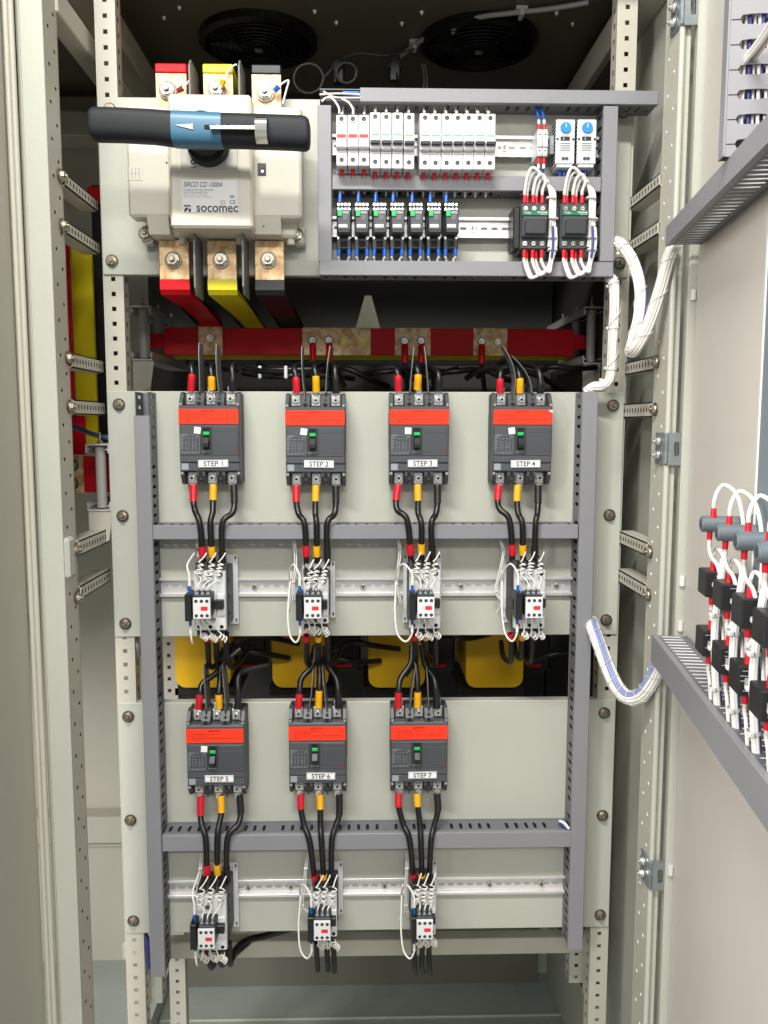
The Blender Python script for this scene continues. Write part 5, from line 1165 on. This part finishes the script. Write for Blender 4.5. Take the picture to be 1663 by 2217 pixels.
bundle('wire_bundle', [at(1332, 522, -.04), at(1345, 530, -.06), at(1370, 565, -.09), at(1386, 620, -.12), at(1385, 680, -.14), at(1374, 730, -.16), at(1368, 758, -.18), at(1380, 748, -.195), at(1405, 700, -.2), at(1430, 625, -.205), at(1448, 560, -.21), at(1462, 530, -.215)], .0080, 18, [whp, whw, whp, whw, whp, whw, pbl2], 'thick white wire bundle hanging in a V between frame and upper door duct', .0026, .8, (.02, .12), spiral=9)
bundle('wire_bundle', [at(1318, 598, -.03), at(1328, 610, -.045), at(1331, 640, -.05), at(1330, 690, -.05), at(1327, 740, -.05), at(1325, 790, -.048), at(1320, 822, -.045), at(1303, 836, -.04), at(1285, 838, -.035), at(1268, 850, -.03)], .0072, 15, [whw, whw, whp, whw], 'pale wire bundle running down the right post into the tall right duct', .0024, .5, (.14, .38, .58, .76), spiral=5)
pbl = mat('pale_blue_sleeve', rgb(140, 148, 190), .4)
bundle('wire_bundle', [at(1280, 1345, -.04), at(1286, 1365, -.065), at(1300, 1402, -.09), at(1318, 1450, -.12), at(1338, 1490, -.145), at(1362, 1511, -.17), at(1388, 1505, -.19), at(1408, 1480, -.205), at(1422, 1450, -.21), at(1430, 1420, -.215)], .0100, 18, [whw, whw, whw, whw, pbl, pbl], 'white and blue wire bundle sagging from the right duct to the lower door duct', .0029, 1.2, (.03,), spiral=12)
b = MB(); w = [at(1232, 1800, -.05), at(1222, 1788, -.045), at(1212, 1783, -.035)]; b.tube([v-w[0] for v in w], .0035, bluw, 8, 6); b.tube([v-w[0]+V(0, 0, .005) for v in w], .0028, whw, 8, 6); o = b.build('wire_pair'); o.location = w[0]; tag(o, 'blue and white wires poking out at the right end of the lowest duct', 'wires')
for i, (x, y, y2, y3) in enumerate(((318, 2022, 2060, 2095), (296, 1384, 1400, 1420))):
    b = MB(); w = [at(x-8, y, .03), at(x-2, y+8, .02), at(x, y2, .02), at(x+2, y3, .03)]; b.tube([v-w[0] for v in w], .006, bluw if i == 0 else ins, 8, 6); o = b.build('wire_bundle'); o.location = w[0]; tag(o, ('dark blue bundle behind the foot of the tall left duct', 'grey bundle behind the left duct at the gap')[i], 'wire bundle')
# ================================================================== DOOR DUCTS AND DEVICES
def dduct(t0, t1, z0, z1, n0, n1, label, top=True, vertical=False, zspan=None):
    r = MB(); r.T = DM; pitch = .0165; N = max(1, int((t1-t0)/pitch)); pc = (t1-t0)/N
    hf = lambda i, j, w, h: (.0028, (n1-n0)*.30, 5) if j == 1 else None
    dn = n1-n0-.004; vc = [dn*.14, dn*.72, dn*.14]
    r.perf((t0, n0, z1-.001), (1, 0, 0), (0, 1, 0), (0, 0, 1), [pc]*N, vc, hf, .0015, ductd, white); r.perf((t0, n0, z0+.001), (1, 0, 0), (0, 1, 0), (0, 0, -1), [pc]*N, vc, hf, .0015, ductd, white)
    r.box(t0, t1, n0-.001, n0+.0005, z0, z1, ductd)
    o = r.build('cable_duct'); tag(o, label, 'cable duct', 'ducts on the open door')
    c = MB(); c.T = DM; c.box(t0-.001, t1, n1-.0022, n1, z0-.001, z1+.001, duct, .0008); c.box(t0, t1, n1-.008, n1-.002, z1-.0008, z1+.0006, duct); c.box(t0, t1, n1-.008, n1-.002, z0-.0006, z0+.0008, duct); c.build('cover', o)
ND = .052
ta, zb_ = atd(1440, 534, ND); _, za = atd(1440, 493, ND); tb_, zz = atd(1662, 306, ND); zb2 = (zb_+zz)/2
dduct(ta, 1.0, zb2, zb2+.027, 0, ND, 'upper horizontal duct on the right door, its slotted underside showing')
t1_, zt1 = atd(1411, 1375, ND); t2_, zt2 = atd(1662, 1696, ND); t3_, zb3 = atd(1662, 1801, ND); zt3 = (zt1+zt2)/2
dduct(t1_, 1.0, zb3, zt3, 0, ND, 'lower horizontal duct on the right door, its slotted top receiving white wires')
DUCTTOP = zt3
# vertical slotted duct at the door's top
tv, _ = atd(1566, 150, ND+.006); nv = ND+.006
r = MB(); r.T = DM; zlo = zb2+.028; nn = 30; pc = .0262
zz0 = atd(1600, 312, .03)[1]
zz0 = zb2+.0275; VW = .018
r.perf((tv+VW+.0002, -.0, zz0), (0, 1, 0), (0, 0, 1), (1, 0, 0), [nv*.20, nv*.62, nv*.18], [pc]*nn, lambda i, j, w, h: (nv*.29, .0054, 5) if i == 1 else None, .002, duct, ductd)
r.box(tv, tv+VW, 0, .002, zz0, ZT+.2, ductd); r.box(tv+.001, tv+.003, 0, nv, zz0, ZT+.2, ductd)
for k in range(nn): z = zz0+pc*(k+.5); r.box(tv+VW+.0002, tv+VW+.0005, nv*.80, nv-.002, z-.0005, z+.0005, hole)
o = r.build('cable_duct'); tag(o, 'vertical slotted duct at the top of the right door with wires showing inside', 'cable duct', 'ducts on the open door')
c = MB(); c.T = DM; c.box(tv-.001, tv+VW+.0012, nv-.001, nv+.0015, zz0, ZT+.2, duct, .0006); c.build('cover', o)
random.seed(9)
for k in range(9):
    m = (whw, whw, bluw, whw, whw, bluw, whw, whp, whw)[k]; b = MB(); n = .010+k*.0045; b.tube([DP(tv+.009+random.uniform(-.004, .004), n+random.uniform(-.002, .002), zz0+.02+j*.15) for j in range(6)], .0021, m, 7, 5)
    o = b.build('control_wire'); tag(o, ('dark blue' if m is bluw else 'white')+' wire running inside the vertical door duct, seen through its slots', 'wire', 'wires inside the vertical door duct, '+('blue' if m is bluw else 'white'))
e = atd(1600, 103, .055); w = [DP(tv+.006, .036, e[1]), DP(tv+.03, .034, e[1]+.001), DP(tv+.08, .030, e[1]+.008), DP(tv+.16, .028, e[1]+.03)]
bundle('wire_bundle', w, .005, 8, [whw, whp], 'short white wire bunch pulled out of the vertical door duct', .0024, .4)
# indicator bodies and contact blocks on the door
def P2(px, py, n): t, z = atd(px, py, n); return t, z
cols = [(1520, 1134, 17.5), (1554, 1153, 18.5), (1595, 1171, 21), (1641, 1195, 24)]
NB = .062; lampg = mat('slate_plastic', rgb(96, 106, 112), .4)
rel1 = [(1519, 1260), (1551.5, 1287), (1593.5, 1321), (1640, 1358)]; rel2 = [(1513, 1386), (1549, 1422), (1588, 1464), (1633, 1517)]
nameC = ['leftmost', 'second', 'third', 'rightmost visible']
for i in range(4):
    px, py, rr = cols[i]; t, z = atd(px, py, NB); ctr = DP(t, NB, z); dist = (ctr-CAM).dot(FW); Rr = rr*dist/F
    r = empty('indicator_lamp', DP(t, 0, z), '%s grey round lamp body projecting from the right door' % nameC[i], 'indicator lamp', 'grey lamp bodies on the door'); O_ = DP(t, 0, z)
    b = MB(); b.cyl(DN*.0, DN*NB, Rr, lampg, 28); b.cyl(DN*NB, DN*(NB+.0015), Rr*.92, lampg, 28, r1=Rr*.8); b.cyl(DN*(NB+.0016), DN*(NB+.0019), Rr*.5, mcd, 20); b.build('housing', r)
    b = MB(); b.cyl(DN*(NB+.0016), DN*(NB+.002), Rr*.45, mcg, 20); b.box(-.004, .004, -.006, .006, Rr-.001, Rr+.002, mcg, .0005); b.build('terminal_cover', r)
    for j, (rp, big) in enumerate(((rel1[i], 1), (rel2[i], 0))):
        tt, z2 = atd(rp[0], rp[1], .055); c0 = DP(tt, 0, z2); dd = (DP(tt, .055, z2)-CAM).dot(FW); hz = ((27.5, 29, 33, 36)[i] if big else (28, 30, 33, 34.5)[i])*dd/F
        r = empty('contact_block', c0, '%s black contact block in the %s row on the right door' % (nameC[i], ('upper', 'lower')[j]), 'contact block', 'black contact blocks on the door')
        b = MB(); R3 = Matrix(((DD.x, DN.x, 0, 0), (DD.y, DN.y, 0, 0), (0, 0, 1, 0), (0, 0, 0, 1))); b.T = R3
        n1 = .055; n0 = .022 if big else .030
        b.box(-.018, .018, n0, n1, -hz, hz, black, .0015); b.box(-.014, .014, 0, n0, -hz*.6, hz*.6, mcd, .002); b.build('housing', r)
        b = MB(); b.T = R3; b.box(.018, .0188, n0+.013, n0+.019, -.003, .004, gprint, .0002); b.box(.018, .0196, n0+.014, n0+.0165, -.005, .002, nickel, .0002)
        random.seed(i*2+j)
        for k in range(5):
            n = n1-.004-k*.0012; b.box(.018, .0183, n0+.002+random.uniform(0, .012), n0+.014+random.uniform(0, .01), hz*(.7-k*.33)-.0004, hz*(.7-k*.33)+.0004, gprint)
        b.build('printed_label', r)
        # ferrules and wires
        T = DP(tt+.006, .044 if big else .043, z2+hz); tb0, zb0 = tt+.03, z2
        up_ = [T-V(0, 0, .002), T+V(0, 0, .016), T+V(0, 0, .026)+DN*-.004, DP(tt+.02, .036, z2+hz+.018), DP(tt+.028, .034, z2+hz-.01), DP(tt+.03, .034, z2-hz)]
        fwire(up_, reds, 'white wire with red ferrule arching off the %s contact block, %s row' % (nameC[i], ('upper', 'lower')[j]), 'white wires on the door devices', whw, .0023)
        if not big:
            T3 = DP(tt+.006, .037, z2+hz); fwire([T3-V(0, 0, .002), T3+V(0, 0, .016), T3+V(0, 0, .024)+DN*-.004, DP(tt+.022, .030, z2+hz+.015), DP(tt+.03, .03, z2+hz-.02)], reds, 'second white wire with red ferrule on the %s lower contact block' % nameC[i], 'white wires on the door devices', whw, .0023)
        T2 = DP(tt+.006, .044, z2-hz); end = z2-hz-.06 if big else max(z2-hz-.06, DUCTTOP-.01)
        fwire([T2+V(0, 0, .002), T2-V(0, 0, .018), T2-V(0, 0, .030)+DN*-.002, DP(tt+.010, .040, end)], reds, 'white wire with red ferrule below the %s contact block, %s row' % (nameC[i], ('upper', 'lower')[j]), 'white wires on the door devices', whw, .0023)
    # arch over the lamp body
    t, z = atd(px+25, py-rr, .05); T = DP(t, .050, z); A = Rr
    fwire([T-V(0, 0, .004), T+V(0, 0, .016), T+V(0, 0, .030)+DN*-.004, T+V(0, 0, .036)+DN*-.012, T+V(0, 0, .022)+DN*-.024+DD*.01, T+V(0, 0, -.02)+DN*-.028+DD*.025, T+V(0, 0, -.08)+DN*-.026+DD*.03], reds, 'white wire arching over the %s grey lamp body' % nameC[i], 'white wires arching over the lamp bodies', whw, .0024)
    t2, z2 = atd(px+17, py+rr, .052); T = DP(t2, .052, z2); fwire([T+V(0, 0, .004), T-V(0, 0, .018), T-V(0, 0, .03)+DN*-.003, T-V(0, 0, .045)+DN*-.012, T-V(0, 0, .09)+DN*-.02], reds, 'white wire with red ferrule below the %s grey lamp body' % nameC[i], 'white wires below the lamp bodies', whw, .0024)
    # vertical bundle to the duct
    tt, _ = atd(rel2[i][0], rel2[i][1], .055); ztop = atd(rel1[i][0], rel1[i][1]-60, .055)[1]
    pts = [DP(tt+.030, .040, ztop), DP(tt+.030, .044, ztop-.05), DP(tt+.028, .045, (ztop+DUCTTOP)/2), DP(tt+.027, .042, DUCTTOP+.04), DP(tt+.026, .036, DUCTTOP-.012)]
    bundle('wire_bundle', pts, .0044, 7, [whw, whw, whw, bluw], '%s upright bundle of white wires dropping into the lower door duct' % nameC[i], .0023, .5, (.15, .36, .6, .85))

# blue-grey box standing on the door between the two ducts
zlo_, zhi_ = zt3+.004, zb2-.004
b = MB(); b.T = DM; b.box(tp, 1.0, -.003, .012, zlo_, zhi_, skin, .001); o = b.build('equipment_box'); tag(o, 'blue-grey sheet box on the right door between its two horizontal ducts', 'box')
c = MB(); c.T = DM; c.box(tp-.006, tp-.0005, -.003, .013, zlo_, zhi_, wplas, .0008); c.build('edge_strip', o)
